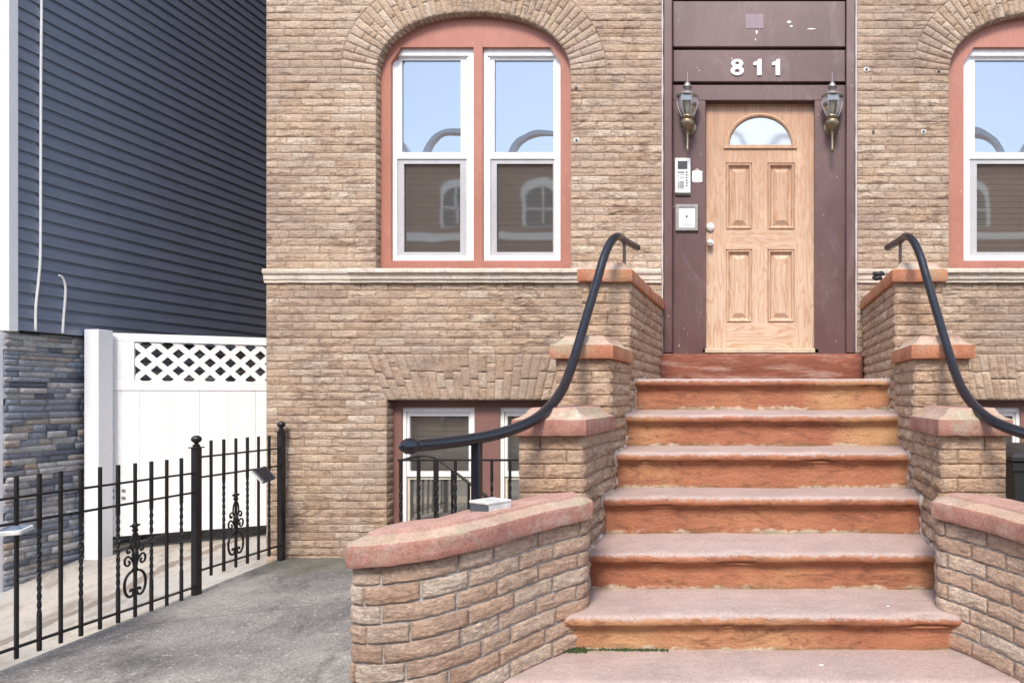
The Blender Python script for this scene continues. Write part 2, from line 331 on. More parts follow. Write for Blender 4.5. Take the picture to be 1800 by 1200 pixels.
BGLASS = glass_mat('basement_glass', .16, (.8,.8,.78), .02, .25, (.8,.8,.8))
SCRN = glass_mat('screened_glass', .34, (.75,.72,.68), .03, .22, (.8,.76,.7))
FANG = glass_mat('textured_fanlight_glass', .42, (.7,.7,.7), .06, .7, (.82,.80,.76))
LAMPG = glass_mat('lamp_glass', .12, (.72,.70,.66), .12, .1)

# ---------------------------------------------------------------- rock faced bricks
def hsh(ix, iy, s):
    v = np.sin(ix*127.1+iy*311.7+s*74.7)*43758.5453; return v-np.floor(v)
def vn(x, y, s):
    xi = np.floor(x); yi = np.floor(y); xf = x-xi; yf = y-yi; u = xf*xf*(3-2*xf); v = yf*yf*(3-2*yf)
    return (hsh(xi, yi, s)*(1-u)+hsh(xi+1, yi, s)*u)*(1-v)+(hsh(xi, yi+1, s)*(1-u)+hsh(xi+1, yi+1, s)*u)*v
class Bricks:
    def __init__(s): s.V = []; s.Fc = []; s.Rn = []; s.n = 0; s.mb = MB()
    def brick(s, c, fmap, nu=11, nv=5, amp=.006, joint=.004, prot=.004, depth=.012, mort=True, sharp=.007, rnd=None, mdepth=None, edge_drop=.0015, rock=1.9):
        c = np.array(c, float); cen = c.mean(0); L = max(np.ptp(c[:, 0]), 1e-3); H = max(np.ptp(c[:, 1]), 1e-3)
        k = c.copy(); k[:, 0] += np.sign(cen[0]-c[:, 0])*min(joint/2, L*.3); k[:, 1] += np.sign(cen[1]-c[:, 1])*min(joint/2, H*.3)
        a = np.r_[0, np.linspace(0, 1, nu+1), 1]; b = np.r_[0, np.linspace(0, 1, nv+1), 1]; A, B = np.meshgrid(a, b)
        g = lambda i: k[0][i]*(1-A)*(1-B)+k[1][i]*A*(1-B)+k[2][i]*A*B+k[3][i]*(1-A)*B
        U = g(0); V = g(1); so = random.random()*50
        edge = np.minimum(np.minimum(A, 1-A)*L, np.minimum(B, 1-B)*H); rd = np.clip(edge/sharp, 0, 1)**.6
        fx = 1 if L >= H else 2.2; fy = 2.2 if L >= H else 1
        q = vn(U*22*fx+so, V*22*fy, 1.)*.55+vn(U*55*fx, V*55*fy+so, 2.)*.3+vn(U*120+so, V*120, 3.)*.25
        rid = 1-np.abs(vn(U*16*fx+so*2, V*30*fy, 4.)*2-1)
        if L >= H: T_, Ax, Ln = B, U, V
        else: T_, Ax, Ln = A, V, U
        b0 = np.clip(random.uniform(.18, .42)+.42*(vn(Ax*17+so, so+0*Ax, 7.)-.5)+.22*(vn(Ax*60+so, so+0*Ax, 8.)-.5), .08, .85)
        Am = amp*(.35+1.0*vn(Ax*13+so, Ln*5, 9.))*random.uniform(.55, 1.15)
        scarp = np.where(T_ > b0, np.clip((1-T_)/(1-b0), 0, 1)**.75, .22*np.clip(T_/b0, 0, 1))
        ef = np.clip(np.minimum(A, 1-A)*L/.012 if L >= H else np.minimum(B, 1-B)*H/.012, 0, 1)**.5
        Hh = prot*random.uniform(0, 1)+(Am*scarp*rock+amp*((q-.5)*.9+.25*(rid-.6)))*(.25+.75*ef)*(.4+.6*rd)-edge_drop*(1-rd)
        Hh[0, :] = -depth; Hh[-1, :] = -depth; Hh[:, 0] = -depth; Hh[:, -1] = -depth
        # wavy arrises
        w = joint*.5; U = U+(vn(V*70+so, U*9, 5.)-.5)*w*np.where(np.abs(A-.5) > .45, 1, 0); V = V+(vn(U*45+so, V*5, 6.)-.5)*w*1.4
        X, Y, Z = fmap(U, V, Hh); s.V.append(np.stack([X.ravel(), Y.ravel(), Z.ravel()], 1))
        m, n_ = A.shape; idx = np.arange(m*n_).reshape(m, n_)+s.n
        s.Fc.append(np.stack([idx[:-1, :-1].ravel(), idx[:-1, 1:].ravel(), idx[1:, 1:].ravel(), idx[1:, :-1].ravel()], 1)); s.n += m*n_
        s.Rn.append(np.full((m-1)*(n_-1), random.random() if rnd is None else rnd))
        if mort:
            md = mdepth if mdepth is not None else depth*.6; e = .0012; ku = 5
            t = np.linspace(0, 1, ku); lo = np.stack([c[0]+(c[1]-c[0])*x for x in t]); hi = np.stack([c[3]+(c[2]-c[3])*x for x in t])
            vs = []
            for row in (lo, hi):
                x, y, z = fmap(row[:, 0], row[:, 1], np.full(ku, -md)); vs += list(zip(x*1., y*1., z*1.))
            s.mb.add(vs, [(i, i+1, i+1+ku, i+ku) for i in range(ku-1)])
    def row(s, v0, v1, free0, free1, fmap, ln=.225, off=0, jit=.02, **kw):
        if len(free0) != len(free1): free1 = free0
        for (a0, b0), (a1, b1) in zip(free0, free1):
            if min(b0-a0, b1-a1) < .012: continue
            lo, hi = max(a0, a1), min(b0, b1); js = []
            k = math.floor((lo-off)/ln)
            while k*ln+off < hi:
                j = k*ln+off+(hsh(k*1., v0*91, 9.)-.5)*2*jit
                if j > lo+.045 and j < hi-.045: js.append(j)
                k += 1
            L = [(a0, a1)]+[(j, j) for j in js]+[(b0, b1)]
            for p, q in zip(L[:-1], L[1:]):
                s.brick([(p[0], v0), (q[0], v0), (q[1], v1), (p[1], v1)], fmap, nu=max(3, int(kw.get('nud', 50)*(q[0]-p[0]))+1), **{k_: v_ for k_, v_ in kw.items() if k_ != 'nud'})
    def build(s, name, mats, parent, label=None, smooth=True):
        V = np.concatenate(s.V); Fc = np.concatenate(s.Fc); Rn = np.concatenate(s.Rn); nb = len(Fc)
        mv = np.array(s.mb.v, float).reshape(-1, 3); mf = np.array(s.mb.f, int).reshape(-1, 4)
        Fc = np.concatenate([Fc, mf+len(V)]); V = np.concatenate([V, mv]); Rn = np.concatenate([Rn, np.zeros(len(mf))])
        me = bpy.data.meshes.new(name); me.vertices.add(len(V)); me.vertices.foreach_set('co', V.astype(np.float32).ravel())
        me.loops.add(len(Fc)*4); me.loops.foreach_set('vertex_index', Fc.astype(np.int32).ravel())
        me.polygons.add(len(Fc)); me.polygons.foreach_set('loop_start', (np.arange(len(Fc))*4).astype(np.int32))
        me.update(calc_edges=True)
        at = me.attributes.new('rnd', 'FLOAT', 'FACE'); at.data.foreach_set('value', Rn.astype(np.float32))
        mi = np.zeros(len(Fc), np.int32); mi[nb:] = 1; me.polygons.foreach_set('material_index', mi)
        return link(name, me, mats, parent, smooth, label)
def free(lo, hi, blocks):
    out = [(lo, hi)]
    for b in blocks:
        if b is None: continue
        nw = []
        for a, c in out:
            if b[1] <= a or b[0] >= c: nw.append((a, c)); continue
            if b[0] > a: nw.append((a, b[0]))
            if b[1] < c: nw.append((b[1], c))
        out = nw
    return sorted(out)

# ================================================================ THE BROWNSTONE
BLD = thing('brick_building', (FX(900), 9.5, -1.45), 'tan rock-faced brick house with arched windows and the door numbered 811', 'building')
X0, X1 = FX(468), 4.3
AX = (FX(832), FX(1839)); AA, AB, ASP = 171*FD/F, 111*FD/F, FZ(133)
def arch_curve(n=240, off=0):
    t = np.linspace(0, math.pi, n); e = 2/2.2
    x = AA*np.sign(np.cos(t))*np.abs(np.cos(t))**e; z = AB*np.abs(np.sin(t))**e
    if off:
        dx = np.gradient(x); dz = np.gradient(z); l = np.hypot(dx, dz)+1e-9; nx, nz = dz/l, -dx/l
        o = off*(.86+.14*np.sin(t)); x = x+nx*o; z = z+nz*o
        z[0] = z[-1] = 0
    return x, z
RING = .335
ox, oz = arch_curve(400, RING)
def arch_half(z):
    if z < 0 or z > oz.max()-.002: return None
    i = np.argmax(oz >= z); return abs(ox[i])
BELT0, BELT1 = FZ(497), FZ(473)
FA0, FA1 = FZ(703), FZ(622)                      # flat arch band over basement windows
BW = ((FX(680), FX(1032)), (FX(1640), FX(1992)))
BWZ0 = -2.15
DO = (FX(1164), FX(1506)); DOT = 3.62
def blocks(z):
    b = []
    for cx in AX:
        if BELT1-.01 < z < ASP: b.append((cx-AA, cx+AA))
        elif z >= ASP:
            h = arch_half(z-ASP)
            if h: b.append((cx-h, cx+h))
    if z < DOT: b.append(DO)
    for a, c in BW:
        if BWZ0 < z < FA0: b.append((a, c))
        elif FA0 <= z < FA1:
            t = (z-FA0)/(FA1-FA0)*FX(35)-(z-FA0)/(FA1-FA0)*FX(0); b.append((a-t, c+t))
    return b
fmapF = lambda u, v, h: (u, FD-h, v)
bw = Bricks(); rown = 0
for z0, z1 in ((-2.2, BWZ0), (BWZ0, FA0), (FA0, FA1), (FA1, BELT0), (BELT1, ASP), (ASP, 4.4)):
    n = max(1, round((z1-z0)/.0645)); h = (z1-z0)/n
    for i in range(n):
        a, b = z0+i*h, z0+(i+1)*h; rown += 1
        bw.row(a, b, free(X0, X1, blocks(a+.001)), free(X0, X1, blocks(b-.001)), fmapF, .228, .114*(rown % 2)+.02*math.sin(rown*5), .03, nud=70, nv=9, amp=.0060, rock=1.25, joint=.0022, prot=.0015, depth=.005, mdepth=.0018, sharp=.004)
# arch rings: radial bricks following the opening
for cx in AX:
    ix, iz = arch_curve(400); jx, jz = arch_curve(400, RING)
    L = np.r_[0, np.cumsum(np.hypot(np.diff(ix), np.diff(iz)))]; n = 50; s_ = np.linspace(0, L[-1], n+1)
    I = [(np.interp(q, L, ix), np.interp(q, L, iz)) for q in s_]; O = [(np.interp(q, L, jx), np.interp(q, L, jz)) for q in s_]
    for k in range(n):
        f = .36 if k % 2 else .66
        f += random.uniform(-.05, .05)
        for a, b in ((0, f), (f, 1)):
            def pt(i, t): return (cx+I[i][0]*(1-t)+O[i][0]*t, ASP+I[i][1]*(1-t)+O[i][1]*t)
            c = [pt(k, a), pt(k, b), pt(k+1, b), pt(k+1, a)]
            # local frame version: map unit coords through the quad
            q = np.array(c); w = np.hypot(*(q[1]-q[0])); hh = np.hypot(*(q[3]-q[0]))
            def fm(u, v, h, q=q, w=w, hh=hh):
                A = u/w; B = v/hh; x = q[0][0]*(1-A)*(1-B)+q[1][0]*A*(1-B)+q[2][0]*A*B+q[3][0]*(1-A)*B
                z = q[0][1]*(1-A)*(1-B)+q[1][1]*A*(1-B)+q[2][1]*A*B+q[3][1]*(1-A)*B; return (x, FD-h, z)
            bw.brick([(0, 0), (w, 0), (w, hh), (0, hh)], fm, nu=10, nv=5, amp=.0042, joint=.003, prot=.002, depth=.006, mdepth=.0025)
    # intrados: the bricks' undersides seen inside the arch
    for k in range(n):
        a, b = I[k], I[k+1]; w = math.hypot(b[0]-a[0], b[1]-a[1]); nx, nz = (b[1]-a[1])/w, -(b[0]-a[0])/w
        def fm(u, v, h, a=a, b=b, w=w, nx=nx, nz=nz): return (cx+a[0]+(b[0]-a[0])*u/w-nx*h, FD+v, ASP+a[1]+(b[1]-a[1])*u/w-nz*h)
        bw.brick([(0, .002), (w, .002), (w, .09), (0, .09)], fm, nu=3, nv=3, amp=.003, joint=.005, prot=.001, depth=.008)
for ia, (a, c) in enumerate(BW):                 # flat arches
    n = 26; sp = FX(35)-FX(0)
    for k in range(n):
        xb0, xb1 = a+(c-a)*k/n, a+(c-a)*(k+1)/n; xt0, xt1 = a-sp+(c-a+2*sp)*k/n, a-sp+(c-a+2*sp)*(k+1)/n
        f = random.choice(((.3, .72), (.45,), (.25, .6), (.62,), (.38, .8)))
        for t0, t1 in zip((0,)+f, f+(1,)):
            z0, z1 = FA0+(FA1-FA0)*t0, FA0+(FA1-FA0)*t1; l = lambda p, q, t: p+(q-p)*t
            bw.brick([(l(xb0, xt0, t0), z0), (l(xb1, xt1, t0), z0), (l(xb1, xt1, t1), z1), (l(xb0, xt0, t1), z1)], fmapF, nu=6, nv=10, amp=.005, joint=.0035, prot=.002, depth=.006, mdepth=.0025)
def jamb(x, z0, z1, sgn, d1=.1):                 # reveal bricks, sgn +1 faces right
    n = max(1, round((z1-z0)/.0645)); h = (z1-z0)/n
    for i in range(n):
        fm = lambda u, v, h_: (x+sgn*(h_-.002), FD+u, v)
        bw.brick([(.002, z0+i*h), (d1, z0+i*h), (d1, z0+(i+1)*h), (.002, z0+(i+1)*h)], fm, nu=4, nv=3, amp=.003, joint=.005, prot=.001, depth=.008)
for cx in AX: jamb(cx-AA, BELT1, ASP, 1); jamb(cx+AA, BELT1, ASP, -1)
for a, c in BW: jamb(a, BWZ0, FA0, 1, .13); jamb(c, BWZ0, FA0, -1, .13)
bw.build('facade_wall', [BR, MO], BLD)
# plain masses: flank, upper storeys, roof, interior partition
up = Mat('upper_brick', .9, .2); tex = up.n('TexBrick', {'Vector': up.map((1, 1, 1), up.n('CombineXYZ', {0: up.math('ADD', up.sep()[0], up.sep()[1]), 1: up.sep()[2]})), 'Color1': (.43,.30,.21,1), 'Color2': (.33,.22,.155,1), 'Mortar': (.18,.13,.1,1), 'Scale': 1, 'Mortar Size': .004, 'Brick Width': .225, 'Row Height': .0645})
up.set('Base Color', up.mix(.6, tex, up.ramp(up.noise(12, 6, .7), [(.3, .5), (.7, 1.3)]), 'MULTIPLY')); up.bump(up.noise(40, 6, .7), .6, .012); UPB = up.m
MB().box(X0, X0+.3, FD+.02, 15, -2.2, 11).build('side_wall', UPB, BLD); MB().box(X1-.3, X1, FD+.02, 15, -2.2, 11).build('side_wall', UPB, BLD)
m = MB().box(X0+.302, X1-.302, 6.6, 6.8, -2.2, 11); m.build('inner_wall', DARKROOM, BLD)
MB().box(X0, X1, FD, 5.9, 4.402, 11).build('upper_wall', UPB, BLD)
MB().box(X0-.1, X1+.1, FD-.35, 15.2, 11.002, 11.3).build('roof', simple('roof_membrane', (.08,.08,.08), .9), BLD)
MB().box(X0+.31, X1-.31, 14.8, 15, -2.2, 10.99).build('rear_wall', UPB, BLD)
# building corner: rough brick ends stand proud of the flank already

# belt course with the deeper window sills
def extr(prof, xa, xb, step=.06, amp=.0012):
    n = max(2, int((xb-xa)/step)); vs = []; fs = []; k = len(prof)
    for i in range(n+1):
        x = xa+(xb-xa)*i/n
        for y, z in prof:
            v = Vector((x, y, z)); v += noise.noise_vector(v*9)*amp*2; v.x = x; vs.append(v)
    for i in range(n):
        for j in range(k-1): fs.append((i*k+j, (i+1)*k+j, (i+1)*k+j+1, i*k+j+1))
    fs += [tuple(range(k)), tuple(n*k+j for j in range(k-1, -1, -1))]
    return vs, fs
def belt(name, xa, xb, p, label=None):
    z = lambda y: FZ(y)
    prof = [(FD+.02, BELT0-.002), (FD-p*.42, BELT0-.002), (FD-p*.45, z(493)), (FD-p*.62, z(491.5)), (FD-p*.66, z(484)), (FD-p*.9, z(482.5)), (FD-p, z(481)), (FD-p, z(475.5)), (FD-p*.85, z(474)), (FD+.02, BELT1+.004)]
    m = MB(); m.add(*extr(prof, xa, xb)); return m.build(name, BELT, BLD, auto=35, label=label)
belt('belt_course', X0-.004, FX(619), .045); belt('window_sill', FX(620), FX(1047), .075)
belt('belt_course', FX(1048), DO[0]-.003, .045); belt('belt_course', DO[1]+.003, FX(1624), .045); belt('window_sill', FX(1625), FX(2052), .075)
belt('belt_course', FX(2053), X1, .045)

# arched windows
FRY = FD+.07
def make_arched(cx, nm, lab, right=False):
    q = lambda px: PX(px, FRY)-PX(832, FRY)+cx*FRY/FD    # pixel of the left window -> x on this frame's plane
    zz = lambda py: PZ(py, FRY)
    ix, iz = arch_curve(60); out = [(cx+x*1.004, ASP+z*1.004) for x, z in zip(ix, iz)]+[(cx-AA*1.004, BELT1+.004), (cx+AA*1.004, BELT1+.004)]
    hl = [(q(687), zz(458)), (q(832.5), zz(458)), (q(832.5), zz(83)), (q(705), zz(83)), (q(687), zz(110))]
    hr = [(q(848), zz(458)), (q(985), zz(458)), (q(985), zz(110)), (q(967), zz(83)), (q(848), zz(83))]
    w = MB().plate(out, [hl, hr], FRY, FRY+.07).build(nm, REDW, BLD, label=lab)
    D = FRY+.03
    for k, (a, b) in enumerate(((684, 832.5), (848, 987))):
        ga, gb = ((706, 810), (869, 973))[k]
        Q = lambda px, dd: PX(px, dd)-PX(832, dd)+cx*dd/FD
        def ring(o, i, d0, d1, name, mat, m=None):
            O = rect(Q(o[0], d0), Q(o[1], d0), PZ(o[3], d0), PZ(o[2], d0)); H = rect(Q(i[0], d0), Q(i[1], d0), PZ(i[3], d0), PZ(i[2], d0))
            mb = (m or MB()).plate(O, [H], d0, d1); return mb.build(name, mat, w) if name else mb
        ring((a, b, 85, 463), (a+9, b-9 if k == 0 else b-6, 98, 453), D, D+.05, 'frame', WHITE)
        ring((a+6, b-6, 94, 456), (a+13, b-12, 101, 450), D+.012, D+.05, 'frame', WHITE)
        ring((a+10, b-9, 96, 279), (ga, gb, 106, 268), D+.024, D+.05, 'upper_sash', WHITE)
        ring((a+10, b-9, 276, 456), (ga+3, gb, 286, 445), D+.040, D+.07, 'lower_sash', WHITE)
        ring((a+12, b-11, 280, 452), (ga+4, gb-1, 288, 443), D+.034, D+.045, 'insect_screen_frame', GREYV)
        g = MB().plate(rect(Q(ga-2, D+.04), Q(gb+2, D+.04), PZ(272, D+.04), PZ(104, D+.04)), [], D+.040, D+.041); g.build('upper_glass', GLASS, w)
        g = MB().plate(rect(Q(ga-2, D+.06), Q(gb+2, D+.06), PZ(447, D+.06), PZ(284, D+.06)), [], D+.056, D+.057); g.build('lower_glass', SCRN, w)
        y = D+.14; g = MB(); zt = PZ(90, y); zb = PZ(456, y); n = 36
        for i in range(n):
            z0 = zb+(zt-zb)*i/n; g.add([(Q(a, y), y, z0), (Q(b, y), y, z0), (Q(b, y), y+.012, z0+(zt-zb)/n*.96), (Q(a, y), y+.012, z0+(zt-zb)/n*.96)], [(0,1,2,3)])
        g.build('blind', BLIND2 if right else BLIND, w)
    return w
make_arched(AX[0], 'arched_window', 'salmon-framed arched window on the left with white sashes'); make_arched(AX[1], 'arched_window', 'salmon-framed arched window cut by the right edge of the photo', True)

# basement windows
BY = FD+.10
def make_basement(a, c, mir):
    cx = (a+c)/2; sg = -1 if mir else 1
    q = lambda px, d: cx*d/FD+sg*(PX(px, d)-PX(856, d)); zz = lambda py, d: PZ(py, d)
    D = BY; x0, x1 = a*D/FD-.02, c*D/FD+.02
    xs = lambda p, r: sorted((q(p, D), q(r, D)))
    hl = rect(*xs(706, 834), BWZ0+.1, zz(716, D)); hr = rect(*xs(878, 1006), BWZ0+.1, zz(716, D))
    w = MB().plate(rect(a-.02, c+.02, BWZ0, FA0+.01), [hl, hr], D, D+.08).build('basement_window', BASEW, BLD)
    for p, r in ((706, 834), (878, 1006)):
        def ring(o, i, d0, d1, nm, mat):
            ox_ = sorted((q(o[0], d0), q(o[1], d0))); ii = sorted((q(i[0], d0), q(i[1], d0)))
            MB().plate(rect(*ox_, o[3], zz(o[2], d0)), [rect(*ii, i[3], zz(i[2], d0))], d0, d1).build(nm, mat, w)
        ring((p-1, r+1, 715, BWZ0+.1), (p+8, r-6, 724, BWZ0+.16), D+.02, D+.07, 'frame', WHITE)
        ring((p+6, r-4, 722, zz(838, D)), (p+14, r-10, 731, zz(829, D)), D+.035, D+.07, 'upper_sash', WHITE)
        ring((p+6, r-4, 832, BWZ0+.14), (p+14, r-10, 842, BWZ0+.2), D+.05, D+.08, 'lower_sash', CREAM)
        for lo, hi, mt, nm in ((zz(833, D), zz(728, D), BGLASS, 'upper_glass'), (BWZ0+.18, zz(838, D), SCRN, 'lower_glass')):
            xx = sorted((q(p+10, D), q(r-8, D))); MB().plate(rect(*xx, lo, hi), [], D+.058 + (.01 if nm[0] == 'l' else 0), D+.0695).build(nm, mt, w)
        g = MB(); y = D+.16; zt = zz(720, y); zb = zz(832, y); n = 12; xx = sorted((q(p, y), q(r, y)))
        for i in range(n):
            z0 = zb+(zt-zb)*i/n; g.add([(xx[0], y, z0), (xx[1], y, z0), (xx[1], y+.015, z0+(zt-zb)/n*.95), (xx[0], y+.015, z0+(zt-zb)/n*.95)], [(0,1,2,3)])
        g.build('blind', BLIND2, w)
make_basement(*BW[0], False); make_basement(*BW[1], True)

# door surround
JY = FD+.0; SY = FD+.08; DY = FD+.15
m = MB()
m.box(PX(1167, JY), PX(1181, JY), JY, JY+.3, PZ(620, JY), 3.5, bev=.004); m.box(PX(1488, JY), PX(1503, JY), JY, JY+.3, PZ(620, JY), 3.5, bev=.004)
m.box(PX(1181, JY)-.002, PX(1240, SY), SY, SY+.15, PZ(622, SY), PZ(176.5, SY), bev=.003); m.box(PX(1432, SY), PX(1488, JY)+.002, SY, SY+.15, PZ(622, SY), PZ(176.5, SY), bev=.003)
m.box(PX(1181, JY)-.002, PX(1488, JY)+.002, SY+.003, SY+.15, PZ(176, SY), PZ(149, SY), bev=.003)
SUR = m.build('door_surround', PURP, BLD)
MB().box(PX(1181, JY)+.002, PX(1488, JY)-.002, SY-.012, SY+.1, PZ(145, SY), PZ(89, SY), bev=.005).build('number_board', PURP, SUR)
MB().box(PX(1181, JY)+.002, PX(1488, JY)-.002, SY-.024, SY+.1, PZ(85, SY), PZ(5, SY), bev=.005).build('upper_board', PURP, SUR)
MB().box(PX(1181, JY)+.001, PX(1488, JY)-.001, SY-.04, SY+.1, PZ(-1, SY), PZ(-60, SY), bev=.005).build('transom_board', PURP, SUR)
MB().box(PX(1181, JY)+.001, PX(1488, JY)-.001, SY+.055, SY+.1, PZ(176, SY), 3.5).build('backing_board', DARKG, SUR)
MB().box(PX(1311, SY), PX(1342, SY), SY-.0265, SY-.02, PZ(53, SY), PZ(28, SY)).build('scraped_patch', PURPD, SUR)
for px_, py_, w_, h_ in ((1387, 42, 9, 5), (1391, 49, 7, 3), (1425, 54, 20, 2.5), (1330, 60, 4, 9), (1328, 72, 2, 5)):
    n = 9; MB().plate([(PX(px_, SY)+w_*.0047*.5*math.cos(6.283*i/n)*random.uniform(.5, 1.1), PZ(py_, SY)+h_*.0047*.5*math.sin(6.283*i/n)*random.uniform(.5, 1.2)) for i in range(n)], [], SY-.0262, SY-.02).build('bare_paint_chip', DIG, SUR)
m = MB(); x0, x1 = DO; m.box(x0-.12, x1+.12, FD-.05, FD+.3, 3.5, DOT, bev=.006); m.build('door_lintel', CAP2, BLD)
m = MB()
for xx, sg in ((PX(1164.5, FD), -1), (PX(1505, FD), 1)):
    n = 60; vs = []; fs = []
    for i in range(n+1):
        z = PZ(620, FD)+(3.5-PZ(620, FD))*i/n; w = .006+.005*noise.noise(Vector((z*9, sg, 0)))
        vs += [(xx-w, JY-.001, z), (xx+w, JY-.004, z), (xx+w, JY+.05, z), (xx-w, JY+.05, z)]
    for i in range(n):
        for k in range(4): fs.append((i*4+k, i*4+(k+1) % 4, i*4+4+(k+1) % 4, i*4+4+k))
    m.add(vs, fs)
m.build('caulk_line', simple('grey_caulk', (.45,.42,.4), .8), SUR)
# house number
ND = SY-.014
def digit8(x, z, w, h):
    o = []; ins = []
    for s_ in (1, -1):
        rngz = np.linspace(0, 1, 25) if s_ == 1 else np.linspace(1, 0, 25)
        for t in rngz:
            e1 = .5*math.sqrt(max(0, 1-((t-.29)/.29)**2)); e2 = .455*math.sqrt(max(0, 1-((t-.75)/.25)**2)); hw = max(e1, e2, .33 if .4 < t < .62 else 0, .12)
            o.append((x+s_*hw*w, z+t*h))
    el = lambda c, rx, rz: [(x+rx*w*math.cos(a), z+(c+rz*math.sin(a))*h) for a in np.linspace(0, 2*math.pi, 17)[:-1]]
    return o, [el(.27, .2, .125), el(.75, .17, .105)]
hh = 28*SY/F
o, hl = digit8(PX(1296, ND), PZ(133, ND), 23*ND/F, hh); MB().plate(o, hl, ND-.008, ND+.003).build('house_number', DIG, SUR, label='white house number 8')
for px in (1332, 1364.5):
    x = PX(px, ND); z = PZ(133, ND); u = ND/F
    pts = [(x-1*u, z), (x+6.5*u, z), (x+6.5*u, z+hh), (x+1.5*u, z+hh), (x-1*u, z+hh-3.5*u), (x-7.5*u, z+hh-6*u), (x-7.5*u, z+hh-10.5*u), (x-1*u, z+hh-10.5*u)]
    MB().plate(pts, [], ND-.008, ND+.003).build('house_number', DIG, SUR, label='white house number 1')

# door leaf
def zd(py): return PZ(py, DY)
def xd(px): return PX(px, DY)
dx0, dx1 = xd(1239), xd(1434)
pan = [(1276, 1322, 286, 404), (1349, 1397, 286, 404), (1276, 1322, 438, 567), (1349, 1397, 438, 567)]
fan = [(xd(1336.5)+56*DY/F*math.cos(a), zd(255)+50*DY/F*math.sin(a)) for a in np.linspace(0, math.pi, 25)]
door = MB()
for a, b, c, d in ((1239, 1276, 174, 613), (1397, 1434, 174, 613), (1322, 1349, 286, 404), (1322, 1349, 438, 567)): door.plate(rect(xd(a), xd(b), zd(d), zd(c)), [], DY, DY+.045)
door.plate(rect(xd(1276), xd(1397), zd(286), zd(174)), [fan], DY, DY+.045)
DOORO = door.build('door', OAK, BLD)
for a, b, c, d in ((1276, 1397, 404, 438), (1276, 1397, 567, 613)): MB().plate(rect(xd(a), xd(b), zd(d), zd(c)), [], DY, DY+.045).build('cross_rail', OAKH, DOORO)
for a, b, c, d in pan:                           # moulded panels: sunk groove and raised field
    lv = [(0, .0), (.6, .010), (1.6, .010), (2.2, -.004), (4, -.005), (6, .012), (7, .022), (9, .022), (17, .002)]
    vs = []; fs = []
    for ins, dy in lv:
        u = ins
        vs += [(xd(a+u), DY+dy, zd(d-u)), (xd(b-u), DY+dy, zd(d-u)), (xd(b-u), DY+dy, zd(c+u)), (xd(a+u), DY+dy, zd(c+u))]
    for i in range(len(lv)-1):
        for k in range(4): fs.append((i*4+k, i*4+(k+1) % 4, i*4+4+(k+1) % 4, i*4+4+k))
    fs.append(tuple((len(lv)-1)*4+k for k in range(4))); MB().add(vs, fs).build('door_panel', OAK, DOORO)
def halfring(r0, r1, ry0, ry1, n=28):
    o = [(xd(1336.5)+r1*DY/F*math.cos(a), zd(259)+ry1*DY/F*math.sin(a)) for a in np.linspace(0, math.pi, n)]
    i = [(xd(1336.5)+r0*DY/F*math.cos(a), zd(255)+ry0*DY/F*math.sin(a)) for a in np.linspace(0, math.pi, n)]
    return o, i
o, i_ = halfring(54, 64, 49, 60); m = MB()
n = len(o); vs = []; fs = []
prof = [(0, 0), (.15, -.012), (.5, -.016), (.85, -.010), (1, 0)]
for (a, b), (c, d) in zip(o, i_):
    for t, dy in prof: vs.append((a+(c-a)*t, DY+dy, b+(d-b)*t))
for q_ in range(n-1):
    for t in range(4): fs.append((q_*5+t, (q_+1)*5+t, (q_+1)*5+t+1, q_*5+t+1))
m.add(vs, fs); m.box(xd(1272), xd(1401), DY-.014, DY+.01, zd(262), zd(255.5), bev=.003)
m.build('fanlight_moulding', OAK, DOORO, smooth=False)
MB().plate(fan, [], DY+.008, DY+.014).build('fanlight_glass', FANG, DOORO)
MB().plate(fan, [], DY+.03, DY+.04).build('added_pale_backing', simple('pale_backing_white', (.85,.82,.75), .9, var=.3, sc=9), DOORO)  # pale plate added behind the glass to make the fanlight look bright
MB().box(dx0, dx1, DY+.05, DY+.06, zd(613), zd(174)).build('door_back', OAK, DOORO)
for py, r_, nm in ((400, .035, 'deadbolt'), (428, .03, 'door_knob')):
    k = MB().lathe([(0, .0), (r_*1.0, .0), (r_, .008), (r_*.5, .012), (r_*.4, .03 if nm == 'door_knob' else .013), (r_*.85, .04 if nm == 'door_knob' else .016), (r_*.9, .055 if nm == 'door_knob' else .018), (r_*.5, .065 if nm == 'door_knob' else .022), (0, .066 if nm == 'door_knob' else .022)], (xd(1248.5), DY, zd(py)), 20, axis='y')
    k.build(nm, simple(nm+'_metal', (.78,.74,.68), .22 if nm == 'door_knob' else .4, .7), DOORO, auto=40)
for px_, py_ in ((1302, 274), (1364, 273.5), (1322, 400), (1403, 431)):
    MB().lathe([(.004, 0), (.004, .002), (0, .002)], (xd(px_), DY, zd(py_)), 8, axis='y').build('nail_head', KEYS, DOORO)
MB().box(xd(1236), xd(1438), DY-.07, DY+.02, zd(621), zd(613.5), bev=.004).build('threshold', simple('pale_threshold', (.5,.42,.3), .6, var=.4), BLD)
MB().box(xd(1239.5), xd(1433), DY-.012, DY+.002, zd(178.5), zd(174), bev=.001).build('door_stop', PURP, BLD)
# steel anchors left in the masonry
def anchor(px, py, pale):
    a = MB().lathe([(0, 0), (.012, 0), (.012, .012), (.007, .016), (0, .016)], (FX(px), FD-.004, FZ(py)), 12, axis='y').build('wall_anchor', KEYS, BLD, smooth=False)
    if pale: MB().lathe([(0, 0), (.021, 0), (.019, .006), (0, .006)], (FX(px), FD-.003, FZ(py)), 12, axis='y').build('pale_washer', DIG, a)
for a in ((1013, 155, 0), (1014, 247, 1), (1523, 123, 1), (1650, 125, 0), (1535, 232, 0), (1623, 232, 1)): anchor(*a)

